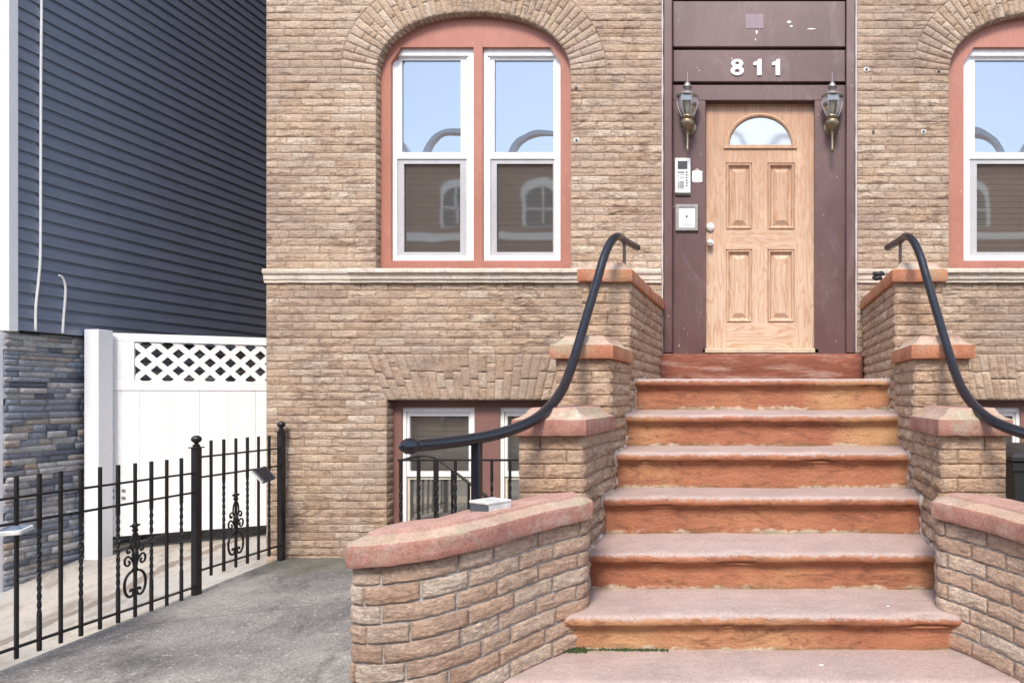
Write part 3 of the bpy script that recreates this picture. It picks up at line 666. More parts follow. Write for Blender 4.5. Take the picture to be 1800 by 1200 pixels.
# ================================================================ STOOP
#            y front, z front, z back edge of tread
ST = [(4.38, .106, .115), (4.09, -.116, -.092), (3.80, -.320, -.306), (3.50, -.522, -.5216), (3.20, -.741, -.714), (2.88, -.931, -.918), (2.60, -1.095, -1.088), (2.30, -1.29, -1.28)]
STOOP = thing('stone_stoop', (0, 3.9, -1.45), 'flight of worn orange-brown stone steps leading up to the oak door', 'steps')
def make_step(i):
    yf, zf, zb = ST[i]; ynext = (ST[i-1][0]+.09) if i else FD+.2
    zlow = (ST[i+1][2]-.01) if i+1 < len(ST) else -1.52
    H = zf-zlow
    prof = [(yf+.042, zlow, 0), (yf+.04, zlow+H*.25, 0), (yf+.041, zlow+H*.45, 0), (yf+.040, zf-.068, 0), (yf+.034, zf-.064, 0), (yf+.026, zf-.056, 0), (yf+.024, zf-.05, 0), (yf+.010, zf-.048, .15), (yf+.002, zf-.040, .2), (yf, zf-.026, .35), (yf+.003, zf-.012, .55), (yf+.012, zf-.003, .85)]
    for t in (0, .12, .3, .5, .75, 1): prof.append((yf+.026+(ynext-yf-.026)*t, zf+(zb-zf)*t, 1))
    hw = {0: .83, 1: .835, 2: .84, 3: .845, 4: .86, 5: .90, 6: .99, 7: 1.25}[i]; nx = 130; vs = []; info = []
    for a in range(nx+1):
        x = -hw+2*hw*a/nx
        for k, (y, z, wr) in enumerate(prof):
            v = Vector((x, y, z)); w = noise.noise_vector(Vector((x*3.2, y*2+i*7, z*6)))*.006+noise.noise_vector(Vector((x*14, y*14+i*3, z*22)))*.0035
            if 6 <= k <= 11:                      # worn, chipped nosing
                ch = max(0, noise.noise(Vector((x*5, i*4.1, 2)))-.12)*.035+max(0, noise.noise(Vector((x*19, i*4.1, 7)))-.2)*.012
                w += Vector((0, ch*.8, -ch*.35 if k > 8 else ch*.2))
            v += Vector((0, w.y, w.z*.7)); vs.append(v); info.append((wr, min(1, max(0, (z-zlow)/H)) if wr < .5 else .9, i/8))
    K = len(prof); fs = [(a*K+k, (a+1)*K+k, (a+1)*K+k+1, a*K+k+1) for a in range(nx) for k in range(K-1)]
    me = bpy.data.meshes.new('step'); me.from_pydata(vs, [], fs); me.update()
    at = me.color_attributes.new('info', 'FLOAT_COLOR', 'POINT'); at.data.foreach_set('color', [c for t in info for c in (*t, 1)])
    link('step', me, STEP, STOOP, True)
for i in range(8): make_step(i)
def loft(outline, levels, nsub, amp=.003, k=12, zf=None, chip=.0, zones=None):
    """closed plan outline lofted through (inset, z) levels, top filled"""
    o = [Vector((p[0], p[1])) for p in outline]; n = len(o)
    area = sum(o[i].x*o[(i+1) % n].y-o[(i+1) % n].x*o[i].y for i in range(n)); sg = 1 if area > 0 else -1
    vs = []; fs = []; ring = None; cnt = 0
    for li, (ins, z) in enumerate(levels):
        q = []
        for i in range(n):
            a, b, c = o[i-1], o[i], o[(i+1) % n]; e1 = (b-a).normalized(); e2 = (c-b).normalized()
            n1 = Vector((-e1.y, e1.x))*sg; n2 = Vector((-e2.y, e2.x))*sg; mm_ = (n1+n2); l = mm_.length
            mm_ = mm_/l if l > 1e-6 else n1; q.append(b+mm_*ins/max(.45, mm_.dot(n1)))
        r = []
        for i in range(n):
            a, b = q[i], q[(i+1) % n]; m_ = nsub if isinstance(nsub, int) else nsub[i]
            for t in range(m_): r.append(a+(b-a)*t/m_)
        cnt = len(r)
        for p in r:
            v = Vector((p.x, p.y, z+(zf(p.x, p.y) if zf else 0)))
            w = noise.noise_vector(v*k)*amp+noise.noise_vector(v*k*3.3)*amp*.45
            if chip and 0 < li < len(levels)-1:
                c_ = max(0, noise.noise(v*6+Vector((3, 9, 1)))-.15)*chip; cc = sum((x for x in q), Vector((0, 0)))/n; dr = (cc-p).normalized(); w += Vector((dr.x*c_*.6, dr.y*c_*.6, -c_*.5))
            vs.append(v+w)
        if li:
            s0 = (li-1)*cnt; s1 = li*cnt; fs += [(s0+j, s0+(j+1) % cnt, s1+(j+1) % cnt, s1+j) for j in range(cnt)]
    top = list(range((len(levels)-1)*cnt, len(levels)*cnt)); tri = tessellate_polygon([[Vector((vs[i].x, vs[i].y, 0)) for i in top]])
    nb = len(fs); fs += [tuple(top[i] for i in t) for t in tri]; fs.append(tuple(range(cnt-1, -1, -1)))
    if zones is None: return vs, fs
    mi = [0 if f//cnt < zones[0] else (1 if f//cnt < zones[1] else 2) for f in range(nb)]+[2]*len(tri)+[0]
    return vs, fs, mi
# sill stone under the door
m = MB(); m.add(*loft([(PX(1157, 5.5), 5.5), (PX(1516, 5.5), 5.5), (PX(1516, 5.5), 5.78), (PX(1157, 5.5), 5.78)], [(0, .05), (0, .16), (0, .24), (0, PZ(626, 5.5)), (.012, PZ(621.5, 5.5))], [60, 6, 40, 6], .006, 7, chip=.02))
m.build('door_sill', stone_mat('door_sill_stone', (.28,.10,.065), (.17,.055,.035), (.50,.36,.30), None, strat=4), STOOP, smooth=True)

# ================================================================ CHEEK WALLS
FE = [(-.735, 2.97), (-.812, 2.86), (-.882, 2.75), (-.945, 2.63), (-.99, 2.53), (-1.055, 2.435), (-1.125, 2.365), (-1.20, 2.325), (-1.28, 2.312), (-1.36, 2.32), (-1.432, 2.345)]
def offs(pl, d):
    out = []
    for i, p in enumerate(pl):
        a = Vector(pl[max(i-1, 0)]); b = Vector(pl[min(i+1, len(pl)-1)]); t = (b-a).normalized(); out.append((p[0]+t.y*d, p[1]-t.x*d))
    return out
def zcap(x, y): return -.06*min(1, max(0, (abs(x)-.735)/.70))
def cheek(sg, label):
    T = thing('cheek_wall', (sg*-1.0, 3.9, -1.45), label, 'wall', 'stepped brick cheek walls beside the stoop')
    fx = lambda x: x*sg
    tops = ((4.24, 5.585, .70), (3.70, 4.24, .196), (3.14, 3.70, -.186)); xi, xo = -.826, -1.12
    b = Bricks()
    for k, (y0, y1, zt) in enumerate(tops):
        n = round((zt+1.5)/.0665); h = (zt+1.5)/n
        # front face only where it stands clear of the next pier
        zlo = tops[k+1][2] if k < 2 else -1.5
        for i in range(n):
            z0, z1 = zt-(i+1)*h, zt-i*h
            if z1 > zlo-.02: b.row(max(z0, zlo-.06), z1, [(xo, xi)], [(xo, xi)], lambda u, v, hh: (fx(u), y0-hh, v), .215, .1*(i % 2)+.03*k, .025, nud=80, nv=11, amp=.0058, rock=1.0, joint=.004, prot=.004, depth=.012, mdepth=.006, sharp=.005)
            b.row(z0, z1, [(y0, y1)], [(y0, y1)], lambda u, v, hh: (fx(xi+hh), u, v), .215, .1*(i % 2), .03, nud=55, nv=8, amp=.007, joint=.006, prot=.003, depth=.012, mdepth=.006)
            b.row(z0, z1, [(y0, y1)], [(y0, y1)], lambda u, v, hh: (fx(xo-hh), u, v), .215, .1*(i % 2), .03, nud=20, nv=3, amp=.006, joint=.006, prot=.003, depth=.014)
    b.build('stepped_pier', [BRP, MO], T)
    for k, (y0, y1, zt) in enumerate(tops):
        ya = y0-.04; yb = (y1-.003 if k else y1); o = [(fx(xi+.026), ya), (fx(xi+.026), yb), (fx(xo-.02), yb), (fx(xo-.02), ya)]
        nn = max(8, int((yb-ya)/.035))
        m = MB(); vv, ff, mi_ = loft(o, [(.05, zt-.002), (.002, zt), (0, zt+.003), (0, zt+.03), (0, zt+.06), (.0015, zt+.073), (.006, zt+.077), (.03, zt+.086), (.048, zt+.102), (.06, zt+.122), (.066, zt+.127)], [nn, 20, nn, 20], .0013, 22, chip=.022, zones=(5, 9)); m.add(vv, ff); m.m = mi_
        m.build('capstone', [CAP if k < 2 else CAP2, CAPB, CAPT], T, auto=38)
    # curved low wall: loop of body bricks
    edge = [(-.742, 3.13)]+FE; body = offs(edge, .035)
    body = [(-.80, 3.14)]+body[1:]; bx, by = body[-1]
    bk = offs(FE, .30); loop = body+[(bx-.03, by+.05), (bx-.035, by+.2)]+[p for p in reversed(bk) if p[0] > bx-.02 and p[1] > by+.2 or True][1:]
    loop = [Vector((p[0], p[1], 0)) for p in loop]; sm = catmull(loop, 6); P2 = np.array([(v.x, v.y) for v in sm])
    Ls = np.r_[0, np.cumsum(np.hypot(*np.diff(P2, axis=0).T))]; dd = np.gradient(P2, axis=0); dn = dd/(np.hypot(dd[:, 0], dd[:, 1])[:, None]+1e-9)
    def fm(u, v, h):
        x = np.interp(u, Ls, P2[:, 0]); y = np.interp(u, Ls, P2[:, 1]); tx = np.interp(u, Ls, dn[:, 0]); ty = np.interp(u, Ls, dn[:, 1])
        zsh = -.06*np.clip((np.abs(x)-.735)/.70, 0, 1)
        return (fx(x-ty*h), y+tx*h, v+zsh)
    # outward normal check: curve goes from pier outwards, viewer side
    fm2 = lambda u, v, h: fm(u, v, -h)
    b = Bricks(); z = -.538; i = 0
    while z > -1.55:
        h = .0675; b.row(z-h, z, [(0, Ls[-1])], [(0, Ls[-1])], fm if sgn_out(P2, dn) else fm2, .205, .1*(i % 2)+.02*math.sin(i*3), .035, nud=95, nv=12, amp=.0058, joint=.009, prot=.005, depth=.014, mdepth=.004, rock=.75, sharp=.011); z -= h; i += 1
    b.build('curved_wall', [BRC, MOG], T)
    out = FE+[(-1.462, 2.40), (-1.455, 2.55), (-1.40, 2.645)]+[p for p in reversed(offs(FE, .345)) if p[0] > -1.29 and p[1] < 3.08]+[(-1.02, 3.13), (-.80, 3.13)]
    out = [(fx(x), y) for x, y in out]
    m = MB(); vv, ff, mi_ = loft(out, [(.05, -.537), (.003, -.535), (0, -.530), (0, -.51), (0, -.485), (0, -.464), (.0025, -.460), (.03, -.449), (.06, -.436), (.064, -.427), (.072, -.423), (.10, -.421)], 7, .0015, 20, zcap, .024, zones=(6, 8)); m.add(vv, ff); m.m = mi_
    m.build('curved_capstone', [CAP2, CAPB, CAPT], T, auto=38)
    return T
def sgn_out(P2, dn):
    c = P2.mean(0); i = len(P2)//6; p = P2[i]; nrm = np.array([-dn[i][1], dn[i][0]]); return np.dot(nrm, p-c) > 0
cheek(1, 'stepped tan brick wall left of the steps, with a small box on its curved low end')
cheek(-1, 'stepped tan brick wall right of the steps, in front of the black bin')

# ================================================================ HANDRAILS
HR = [(1120,435,4.74),(1100,424,4.42),(1088,416,4.22),(1076,422,4.11),(1063,448,4.02),(1050,492,3.92),(1030,560,3.74),(1006,640,3.50),(985,690,3.30),(950,730,3.10),(905,753,2.95),(850,768,2.82),(780,778,2.66),(728,783,2.54)]
def handrail(sg, label):
    T = thing('handrail', (sg*-1.1, 3.5, -.42), label, 'handrail', 'bent iron handrails above the stoop walls')
    pts = [Vector((PX(a, d)*sg, d, PZ(b, d))) for a, b, d in HR]; pth = catmull(pts, 8)
    MB().tube(pth, .0245, 14).build('rail', RAIL, T, smooth=True)
    d = (pts[-1]-pts[-2]).normalized(); e = pts[-1]
    MB().tube([e-d*.004, e+d*.004, e+d*.012, e+d*.03, e+d*.055, e+d*.06], .03, 10, rr=[.026, .030, .0315, .030, .014, .004]).build('end_cap', RAIL, T, auto=30)
    p = Vector((PX(838, 2.80)*sg, 2.80, PZ(772, 2.80))); MB().box(p.x-.018, p.x+.018, p.y-.018, p.y+.018, -.47, p.z, bev=.004).build('post', RAIL, T)
    p = Vector((PX(1097.5, 4.38)*sg, 4.38, PZ(424, 4.38))); MB().tube([(p.x, p.y, .81), (p.x+.0, p.y, .9), (p.x, p.y, p.z)], .011, 8).build('post', iron_mat('rusty_iron', (.16,.12,.1), .6, .8) if sg == 1 else bpy.data.materials['rusty_iron'], T)
handrail(1, 'bent black iron handrail left of the steps, ending in a faceted cap'); handrail(-1, 'bent black iron handrail right of the steps')

# ================================================================ LANTERNS
def lantern(px, label):
    T = thing('wall_lantern', (0, 0, 0), label, 'wall lamp', 'lanterns either side of the door')
    z = lambda py: (228-py)*.00467                # local height from the collar
    MB().lathe([(.002, z(128)), (.003, z(142)), (.009, z(143)), (.018, z(146)), (.036, z(152)), (.038, z(154)), (.020, z(158)), (.018, z(160)), (.030, z(161.5)), (.055, z(164)), (.088, z(169)), (.092, z(171)), (.084, z(172.5)), (0, z(172))], n=24).build('roof', PEWTER, T, auto=40)
    rt, rb, zt, zb = .082, .044, z(172), z(206); m = MB(); g = MB(); prof = [(0, rt), (.3, rt*1.0), (.55, rt*.90), (.8, rt*.72), (1, rb)]
    for k in range(6):
        a0, a1 = 2*math.pi*(k-.5)/6+math.pi/2, 2*math.pi*(k+.5)/6+math.pi/2
        pv = [(r*math.cos(a), r*math.sin(a), zt+(zb-zt)*t) for t, r in prof for a in (a0, a1)]
        g.add(pv, [(i*2, i*2+1, i*2+3, i*2+2) for i in range(4)])
        m.tube([(r*math.cos(a0), r*math.sin(a0), zt+(zb-zt)*t) for t, r in prof], .0045, 6)
    g.build('glass', LAMPG, T); m.build('rib', PEWTER, T)
    MB().lathe([(.048, z(205)), (.053, z(207)), (.048, z(209)), (.042, z(211)), (.055, z(213)), (.060, z(218)), (.046, z(224)), (.022, z(228)), (.016, z(230)), (.012, z(232)), (.010, z(240)), (.009, z(258)), (.012, z(261)), (.014, z(264)), (.008, z(267)), (0, z(267))], n=20).build('stem', BRASS, T, auto=40)
    MB().lathe([(.014, z(205)), (.014, z(196)), (.02, z(192)), (.022, z(186)), (.016, z(178)), (0, z(177))], n=12).build('candle_bulb', simple('frosted_bulb', (.5,.46,.38), .4) if px < 1300 else bpy.data.materials['frosted_bulb'], T, smooth=True)
    m = MB().lathe([(.063, 0), (.063, .006), (.052, .012), (.03, .02), (.014, .024), (.012, .10)], (0, .098, z(217)), 24, axis='y'); m.build('wall_plate', BRASS, T, auto=40)
    T.location = (PX(px, SY-.1), SY-.098, PZ(228, SY-.1)); 
lantern(1208.5, 'brass lantern with clear glass left of the door, above the entry phone'); lantern(1463, 'brass lantern with clear glass right of the door')

# ================================================================ ENTRY PHONE and plates
def s_(px): return PX(px, SY)
def t_(py): return PZ(py, SY)
T = thing('entry_phone', (s_(1199), SY, t_(310)), 'silver entry phone panel with dark screen left of the door', 'intercom')
MB().box(s_(1187), s_(1214), SY-.028, SY, t_(341), t_(279.5), bev=.005).build('housing', SILVER, T)
MB().box(s_(1188), s_(1214), SY-.016, SY-.001, t_(344), t_(341.2), bev=.002).build('lower_lip', KEYS, T)
MB().box(s_(1192), s_(1209), SY-.0295, SY-.027, t_(299.5), t_(285), bev=.001).build('screen', SCREEN, T)
m = MB()
for i in range(6): m.box(s_(1206), s_(1209.5), SY-.030, SY-.0275, t_(306.2+i*4.7), t_(303.5+i*4.7))
for i in range(6): m.box(s_(1192), s_(1194), SY-.030, SY-.0275, t_(322+i*2.3), t_(320.7+i*2.3))
for i in range(6): m.box(s_(1195), s_(1203.5), SY-.030, SY-.0275, t_(321.8+i*2.3), t_(320.7+i*2.3))
m.box(s_(1192), s_(1204), SY-.030, SY-.0275, t_(306), t_(303.8)); m.box(s_(1192), s_(1193.5), SY-.030, SY-.0275, t_(313), t_(309)); m.box(s_(1196), s_(1203), SY-.030, SY-.0275, t_(314.5), t_(313.6)); m.box(s_(1196), s_(1203), SY-.030, SY-.0275, t_(309), t_(308.2)); m.build('keypad', KEYS, T)
T = thing('wall_plate', (s_(1226), SY, t_(310)), 'small blank white plate between the entry phone and the door', 'plate')
MB().box(s_(1217), s_(1234.5), SY-.008, SY, t_(320.5), t_(301), bev=.002).build('plate', WHITE, T); MB().plate([(s_(1216+9*(1+math.cos(a))*1.05), t_(311+13*math.sin(a)*(1+.15*math.sin(3*a)))) for a in np.linspace(0, 6.28, 17)[:-1]], [], SY-.002, SY).build('bare_patch', simple('bare_plaster', (.42,.33,.28), .9), T)
T = thing('doorbell_plate', (s_(1207), SY, t_(383)), 'white square doorbell plate in a worn metal frame below the entry phone', 'doorbell')
MB().plate(pr(1188, 1227, 360, 406, SY), [pr(1193.5, 1222, 365, 401, SY)], SY-.02, SY).build('frame', PEWTER, T)
MB().box(s_(1193), s_(1222.5), SY-.012, SY-.001, t_(401.5), t_(364.5), bev=.002).build('plate', SILVER, T)
MB().plate(pr(1199, 1216.5, 369.5, 396, SY), [pr(1199.8, 1215.7, 370.5, 395, SY)], SY-.0145, SY-.012).build('raised_border', LGREY, T)
MB().lathe([(0, 0), (.009, 0), (.008, .004), (0, .004)], (s_(1207.5), SY-.012, t_(381)), 12, axis='y').build('button', BLKP, T)

# ================================================================ small things on the walls
zc = -.424+zcap(1.15, 0)
T = thing('small_box', (PX(862, 2.72), 2.72, zc), 'small grey box with a weathered white lid on the left curved capstone', 'box')
m = MB().box(-.058, .058, -.052, .052, 0, .034, bev=.003); m.xf(Matrix.Translation((PX(862, 2.70), 2.70, zc)) @ Matrix.Rotation(R(-32), 4, 'Z')); m.build('base', BOXG, T)
m = MB().box(-.06, .0605, -.054, .054, .0345, .046, bev=.003).box(.0585, .0605, -.05, .05, .004, .034); m.xf(Matrix.Translation((PX(862, 2.70), 2.70, zc)) @ Matrix.Rotation(R(-32), 4, 'Z')); m.build('lid', BOXW, T)
T = thing('cloth_bundle', (.9, 4.85, .83), 'small black bundle lying on the top capstone right of the door', 'bundle')
for dz, rx in ((.017, .035), (.047, .045)):
    m = MB().tube([(.80+rx*2.0*t-.015, 4.86+.01*math.sin(t*9), .815+dz+.004*math.sin(t*11)) for t in np.linspace(0, 1, 12)], .016, 10, rr=[.017*math.sqrt(max(.05, 1-(2*t-1)**4)) for t in np.linspace(0, 1, 12)]); m.build('roll', BLKP, T, smooth=True)

# ================================================================ AREAWAY RAILING, left
def spiral(c, r0, r1, a0, a1, n=22, plane='yz', sx=1):
    out = []
    for i in range(n):
        t = i/(n-1); a = a0+(a1-a0)*t; r = r0+(r1-r0)*t; out.append((c[0], c[1]+sx*r*math.cos(a), c[2]+r*math.sin(a)))
    return out
T = thing('areaway_railing', (-1.9, 4.3, -1.4), 'black iron guard railing with twisted bars in front of the left basement window', 'railing')
za = -.40; xa, xb = PX(703, 4.2), -1.14
MB().box(xa-.01, xb, 4.19, 4.21, za-.006, za+.006).build('top_rail', IRON, T)
MB().box(xa-.01, xb, 4.192, 4.208, -1.32, -1.308).build('bottom_rail', IRON, T)
def twisted(mb, x, y, z0, z1, t0, t1, r=.0085):
    n = 40; zs = np.linspace(z0, z1, n); mb.tube([(x, y, z) for z in zs], r, 4, rr=[r]*n)
    k = len(mb.v)-n*4
    for i, z in enumerate(zs):
        f = min(1, max(0, (z-t0)/(t1-t0))); a = f*math.pi*5; ca, sa = math.cos(a), math.sin(a)
        for j in range(4):
            vx, vy, vz = mb.v[k+i*4+j]; dx, dy = vx-x, vy-y; mb.v[k+i*4+j] = (x+dx*ca-dy*sa, y+dx*sa+dy*ca, vz)
    return mb
for i in range(8):
    x = xa+.005+i*.112; mb = MB(); twisted(mb, x, 4.2, -1.38, za-.006, -1.1, za-.1, .0095); mb.build('baluster', IRON, T)
p = [(702,811,4.45),(715,806,4.45),(735,801,4.45),(752,801,4.45),(768,804,4.45),(779,813,4.45),(833,855,4.45),(862,877,4.45),(930,930,4.45)]
T2 = thing('stair_railing', (-2.0, 4.45, -1.4), 'black iron rail sloping down to the basement behind the guard railing', 'railing')
pp = catmull([P(*q) for q in p], 5); MB().tube(pp, .009, 6).build('handrail', IRON, T2, smooth=True)
for i, px in enumerate((704, 735, 764.5, 795, 824, 853)):
    x = PX(px, 4.45); zt = np.interp(x, [v.x for v in pp], [v.z for v in pp]); mb = MB(); twisted(mb, x, 4.45, zt-.95, zt, zt-.8, zt-.15, .0095); mb.build('baluster', IRON, T2)

# ================================================================ FENCE (runs away from the street at x = -3.9)
FXX = -3.9
T = thing('iron_fence', (FXX, 4.3, -1.42), 'low black iron fence with twisted pickets and scroll ornaments along the driveway', 'fence')
def post(y, zt, zb):
    o = MB().box(FXX-.021, FXX+.021, y-.023, y+.023, zb, zt, bev=.003).box(FXX-.033, FXX+.033, y-.033, y+.033, zt, zt+.008, bev=.002).build('post', IRON, T)
    MB().lathe([(.02, zt+.008), (.022, zt+.02), (.012, zt+.028), (.012, zt+.034), (.026, zt+.046), (.031, zt+.06), (.026, zt+.076), (.012, zt+.086), (0, zt+.088)], (FXX, y, 0), 16).build('finial', IRON, o, auto=40)
post(5.535, -.30, -1.42); post(4.705, -.365, -1.42); post(3.12, -.365, -1.46)
for y0, y1, zs in ((4.73, 5.51, (-.43, -.57, -1.215)), (3.146, 4.68, (-.535, -.668, -1.317))):
    for z in zs: MB().box(FXX-.012, FXX+.012, y0, y1, z-.006, z+.006, bev=.002).build('rail', IRON, T)
def scroll(y, z0):
    """wrought ornament in the fence plane, local base z0, height about .48"""
    mb = MB(); x = FXX
    def C(cy, cz, r0, r1, a0, a1, s, rad=.0055, n=26): mb.tube(spiral((x, y+cy*s, z0+cz), r0, r1, a0, a1, n, sx=s), rad, 6)
    for s in (1, -1):
        for pl, r_ in (([(0,.172),(.035,.166),(.064,.138),(.075,.095),(.068,.048),(.045,.018),(.019,.022),(.012,.046),(.028,.060),(.038,.046)], .0075),
                       ([(0,.195),(.022,.24),(.050,.268),(.072,.252),(.070,.222),(.050,.210),(.038,.226),(.047,.240)], .0062),
                       ([(0,.245),(.016,.295),(.040,.325),(.058,.312),(.055,.290),(.041,.288),(.040,.302)], .0055),
                       ([(0,.27),(.024,.31),(.027,.36),(.012,.40),(0,.418)], .0055), ([(0,.43),(.016,.445),(.034,.452)], .006)):
            mb.tube(catmull([(x, y+s*a_*.95, z0+b_) for a_, b_ in pl], 6), r_, 6)
    mb.lathe([(.011, z0+.165), (.019, z0+.175), (.011, z0+.19), (.016, z0+.24), (.018, z0+.27), (.012, z0+.31)], (x, y, 0), 10)
    mb.lathe([(.011, z0+.41), (.017, z0+.42), (.011, z0+.435), (.017, z0+.455), (.008, z0+.47)], (x, y, 0), 10)
    mb.build('scroll_ornament', IRON, T, smooth=True)
for i in range(6):
    y = 4.83+i*.1137; mb = MB()
    if i % 2: twisted(mb, FXX, y, -1.275, -.32, -1.08, -.62, .0105)
    else: mb.box(FXX-.0075, FXX+.0075, y-.0075, y+.0075, -1.275, -.32, bev=.0015)
    mb.build('picket', IRON, T)
for i in range(13):
    y = 4.583-i*.1126; mb = MB()
    if i % 2 == 0: twisted(mb, FXX, y, -1.378, -.423, -1.18, -.72, .0105)
    else: mb.box(FXX-.0075, FXX+.0075, y-.0075, y+.0075, -1.378, -.423, bev=.0015)
    mb.build('picket', IRON, T)
scroll(4.83+2*.1137, -1.19); scroll(4.583-3*.1126, -1.26)

def solar(loc, rot, label, panel, sc=1):
    T = thing('solar_light', loc, label, 'solar lamp', 'small solar lamps on the iron fence')
    M_ = Matrix.Translation(loc) @ rot @ Matrix.Scale(sc, 4)
    MB().box(-.055, .055, -.045, .045, -.012, .012, bev=.004).xf(M_).build('housing', LGREY if panel else BOXG, T)
    m = MB()
    for k in range(4): m.box(-.046, .046, -.036+k*.018, -.0205+k*.018, .0125, .0155)
    m.xf(M_).build('panel', SOLAR if panel else BLKP, T)
    MB().box(-.05, .05, -.048, -.0455, -.009, .004).xf(M_).build('lens', SILVER, T)
solar((PX(5, 3.5)+.06, 3.50, PZ(932, 3.5)), Matrix.Rotation(R(10), 4, 'X') @ Matrix.Rotation(R(14), 4, 'Z'), 'pale grey solar lamp on the near end of the iron fence', True, 1)
solar((FXX+.06, 5.26, PZ(834, 5.26)), Matrix.Rotation(R(48), 4, 'Y') @ Matrix.Rotation(R(20), 4, 'X'), 'dark grey solar lamp hanging from the fence between its tall posts', False, 1.15)

# ================================================================ LEFT HOUSE
LX = -5.85; LH = thing('sided_house', (-8.5, 10, -1.6), 'slate-blue sided house with a stacked-stone base beyond the driveway', 'house')
CH = .1015; ZB = .507; m = MB(); n = 74; prof = []
for i in range(n):
    z = ZB+i*CH; prof += [(LX-.004, z+.0), (LX+.020, z+.001), (LX+.0165, z+.068), (LX+.0155, z+.070), (LX+.004, z+.079), (LX+.003, z+.0795), (LX+.002, z+CH-.0005)]
ys = [5.34, 6.32, 8.1, 9.9, 11.8, 13.4, 15.0]; vs = []; fs = []; K = len(prof)
for a in range(len(ys)-1):                        # long panels lapped end over end
    b0 = len(vs)
    for yy in (ys[a]-(.02 if a else 0), ys[a+1]):
        for x, z in prof: vs.append((x+(.0012*(a % 2)), yy, z))
    fs += [(b0+k, b0+K+k, b0+K+k+1, b0+k+1) for k in range(K-1)]
m.add(vs, fs); m.build('siding', SIDING, LH)
MB().box(LX-6, LX-.001, 5.36, 15, ZB, ZB+n*CH).build('upper_wall', SIDING, LH)
MB().box(LX-6, LX+.02, 5.3, 15, ZB-.006, ZB-.001).build('siding_starter', IRON, LH)
MB().box(LX-.085, LX+.026, 5.275, 5.345, ZB-.01, ZB+n*CH, bev=.003).build('corner_trim', TRIM, LH)
MB().box(LX-.09, LX-.03, 5.22, 5.29, -1.62, ZB-.02, bev=.003).build('corner_trim', TRIM, LH)
MB().box(LX-6.2, LX+.3, 5.0, 15.3, ZB+n*CH, ZB+n*CH+.3).build('roof', simple('grey_roof', (.07,.07,.075), .9), LH)
MB().box(LX-6, LX-.035, 5.29, 15, -1.8, ZB-.008).build('base_wall', simple('stone_backing', (.05,.05,.055), .9), LH)
b = Bricks(); z = -1.75; k = 0
while z < ZB-.02:
    h = random.choice((.036, .042, .048, .056)); y = 5.285-random.random()*.2
    while y < 9.0:
        l = random.choice((.1, .15, .2, .28, .34)); y1_ = y+l
        a_, b_ = max(y, 5.285), min(y1_, 9.0)
        if b_-a_ > .02: b.brick([(a_, z), (b_, z), (b_, min(z+h, ZB-.01)), (a_, min(z+h, ZB-.01))], lambda u, v, hh: (LX-.02+hh, u, v), nu=max(3, int(l*20)), nv=2, amp=.003, joint=.0025, prot=random.choice((.002, .007, .012)), depth=.014, sharp=.002, rock=0)
        y = y1_
    z += h
b.build('stacked_stone', [LEDGER, MO], LH, smooth=False)
MB().box(LX-.034, LX-.015, 9.0, 15, -1.8, ZB-.01).build('rear_base', simple('rear_base_stone', (.14,.14,.15), .9, var=.5, sc=10), LH)
def cable(pts, label):
    pth = catmull([Vector((LX+.028, 1200*(LX+.028)/(a-CX), PZ(b, 1200*(LX+.028)/(a-CX)))) for a, b in pts], 8)
    tag(MB().tube(pth, .0085, 8).build('cable', CABLE, None, smooth=True), label, 'cable', 'white cables on the blue siding')
cable([(73,-200),(73,0),(72,120),(71.5,300),(71,440),(68,490),(63,538),(62.5,582)], 'long white cable running up the blue siding')
cable([(103,484),(108,486),(112,493),(115,506),(114,530),(111.5,560),(110,586)], 'short hooked white cable at the bottom of the blue siding')
# plastic gate post and gate
T = thing('gate_post', (-5.75, 5.9, -1.4), 'square white vinyl gate post against the stacked stone wall', 'post')
x0, x1 = PX(147.5, 5.85), PX(172.5, 5.85); MB().box(x0, x1, 5.85, 5.85+.135, -1.46, PZ(578.5, 5.85), bev=.004).build('post_body', TRIM, T)
G0 = Vector((PX(190, 6.0), 6.0)); G1 = Vector((-4.10, 6.92)); gd = (G1-G0); GL = gd.length; gd.normalize()
T = thing('vinyl_gate', (G0.x, G0.y, -1.3), 'white vinyl driveway gate with a lattice top', 'gate')
gm = Matrix.Translation((G0.x, G0.y, 0)) @ Matrix.Rotation(math.atan2(gd.y, gd.x), 4, 'Z')
gz0, gz1 = -1.25, .547; lz0, lz1 = .125, .475; ux = .172
MB().box(0, GL, 0, .045, lz1, gz1, bev=.003).xf(gm).build('top_rail', WHITE, T); MB().box(0, GL, 0, .045, lz0-.085, lz0, bev=.003).xf(gm).build('lock_rail', WHITE, T)
MB().box(0, ux, .002, .043, lz0, lz1).xf(gm).build('stile', WHITE, T); MB().box(GL-ux, GL, .002, .043, lz0, lz1).xf(gm).build('stile', WHITE, T)
MB().box(0, GL, 0, .045, gz0, gz0+.10, bev=.003).xf(gm).build('bottom_rail', WHITE, T)
m = MB(); n = 9
for i in range(n):
    a = GL*i/n; m.box(a+.0006, a+GL/n-.0006, .006, .038, gz0+.10, lz0-.085, bev=.0022)
m.xf(gm).build('board_panel', WHITE, T)
m = MB(); pu, pv, lw = .152, .155, .046; slope = pv/pu; L = math.hypot(pu, pv)
